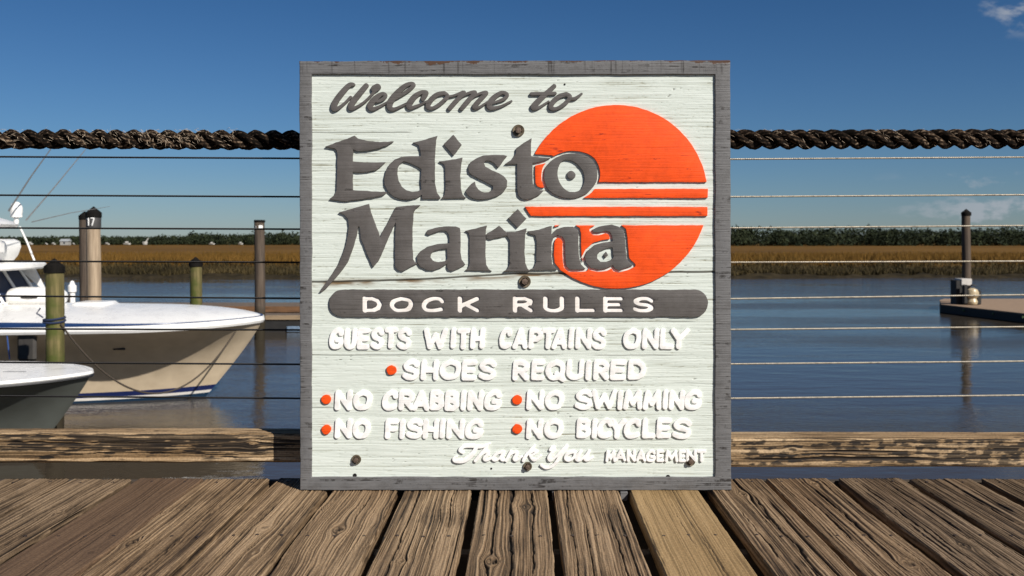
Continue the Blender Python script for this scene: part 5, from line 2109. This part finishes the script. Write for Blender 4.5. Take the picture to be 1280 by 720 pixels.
# ---- numerals on piles, bent to the round timber
def pile_marks(root, r, zc, h, w, chars, mat, bandz=None):
    y_face = -r * 1.06
    b = MB()
    x = -w
    for ch in chars:
        for st in DIG[ch]:
            pts = [(x + p[0] * w * .8, zc + (p[1] - .5) * h) for p in st]
            for p, q in zip(pts[:-1], pts[1:]):
                P3 = []
                for k in range(5):
                    t = k / 4
                    xx = p[0] + (q[0] - p[0]) * t
                    zz = p[1] + (q[1] - p[1]) * t
                    P3.append((xx, -math.sqrt(max(r * r * 1.09 - xx * xx, 0)), zz))
                b.tube(P3, .017, 6)
        x += w * 1.1
    b.build('number', mat, root)


MB().lathe([(r17 * 1.02, top17 - .60), (r17 * 1.035, top17 - .59), (r17 * 1.035, top17 - .24), (r17 * 1.02, top17 - .23)], seg=28).build(
    'collar', simple('charcoal collar', (0.05, 0.047, 0.045), .6), p17)
pile_marks(p17, r17 * 1.01, top17 - .42, .20, .10, '17', M_white)
b = MB()
zc = topA - .24
rr = rA * 1.03
for (x0, x1, h) in ((-.13, -.05, .10), (0.02, .14, .11)):
    ys = [-math.sqrt(rr * rr - x * x) for x in (x0, x1)]
    zz = zc
    if x0 < 0:
        vs_ = [(x0, ys[0], zz - h / 2), (x1, ys[1], zz - h / 2), ((x0 + x1) / 2, -rr - .004, zz + h / 2)]
        vs_ += [(a, b_ + .02, c_) for a, b_, c_ in vs_]
        b.add(vs_, [(0, 1, 2), (5, 4, 3), (0, 3, 4, 1), (1, 4, 5, 2), (2, 5, 3, 0)])
    else:
        vs_ = [(x0, ys[0], zz - h / 2), (x1, ys[1], zz - h / 2), (x1, ys[1], zz + h / 2), (x0, ys[0], zz + h / 2)]
        vs_ += [(a, b_ + .02, c_) for a, b_, c_ in vs_]
        b.add(vs_, [(0, 1, 2, 3), (7, 6, 5, 4), (0, 4, 5, 1), (1, 5, 6, 2), (2, 6, 7, 3), (3, 7, 4, 0)])
b.build('reflector', M_white, pA, smooth=False)

# ================================================================== far boats and a house at the wood's edge
M_far = simple('dull white boat paint', (0.42, 0.41, 0.38), 0.6, var=0.2, scale=2, bump=0)


def far_boat(u, w, h, label, Y=430, cab=True):
    x = (u - U0) / F * Y
    root = thing('distant_boat', label, 'boat', (x, Y, MARSH + .35), group='white boats far across the marsh')
    w, h = w * .72, h * .62
    b = MB()
    rings = []
    for (xx, hw) in ((-w / 2, .8), (-w / 4, 1.0), (w / 4, .9), (w / 2, .08)):
        rings.append([(xx, -hw, h * .5), (xx, -hw * .6, 0), (xx, hw * .6, 0), (xx, hw, h * .5)])
    b.loft(rings).build('hull', M_far, root)
    if cab:
        MB().box(-w * .25, w * .12, -.6, .6, h * .5, h, .1).build('cabin', M_far, root)


for (u, w, h, lab) in ((38, 3.2, 1.9, 'white boat far across the marsh, partly behind the flybridge of the large boat'),
                       (58, 1.8, 1.2, 'smaller of two white boats far off above the green pile'),
                       (67, 2.6, 1.4, 'larger of two white boats far off above the green pile'),
                       (92, 1.6, 1.2, 'tiny white boat far off just left of the numbered pile'),
                       (134, 3.2, 1.4, 'low white boat far off first to the right of the numbered pile'),
                       (159, 4.4, 2.3, 'widest white boat at the edge of the far wood'),
                       (265, 3.6, 1.8, 'white boat far off above the thin green pile, right of it'),
                       (301, 2.8, 1.9, 'white boat far off left of the flat topped dark pile')):
    far_boat(u, w, h, lab)
# white boat with raised mast tower
x = (184 - U0) / F * 430
root = thing('distant_boat', 'white boat far off with a tall slanting white mast at the wood edge', 'boat', (x, 430, MARSH + .3), group='white boats far across the marsh')
MB().loft([[(a - .9, -hw, 1.4), (a - .9, hw, 1.4), (a * .8 - .9, hw * .6, 0), (a * .8 - .9, -hw * .6, 0)] for a, hw in ((-1.0, .7), (0, .9), (1.1, .1))]).build('hull', M_far, root)
MB().tube([(-.8, 0, 1.0), (.6, 0, 3.0)], [.35, .2], 8).build('mast', M_far, root)
x = (82 - U0) / F * 440
house = thing('distant_house', 'low far house with pale grey gable roof among the trees above the large boat', 'house', (x, 440, MARSH))
house.scale = (.72, .72, .72)
MB().box(-2.6, 2.6, -2, 2, 0, 2.6).build('wall', simple('far house wall', (0.30, 0.30, 0.28), .8), house)
MB().loft([[(-3, -2.4, 2.5), (-3, 2.4, 2.5), (-3, 0, 4.0)], [(3, -2.4, 2.5), (3, 2.4, 2.5), (3, 0, 4.0)]]).build('roof', simple('far house roof', (0.30, 0.32, 0.33), .7), house, smooth=False)
MB().box(-.5, .5, -2.06, -1.98, .9, 2.0).build('window', M_glass, house)
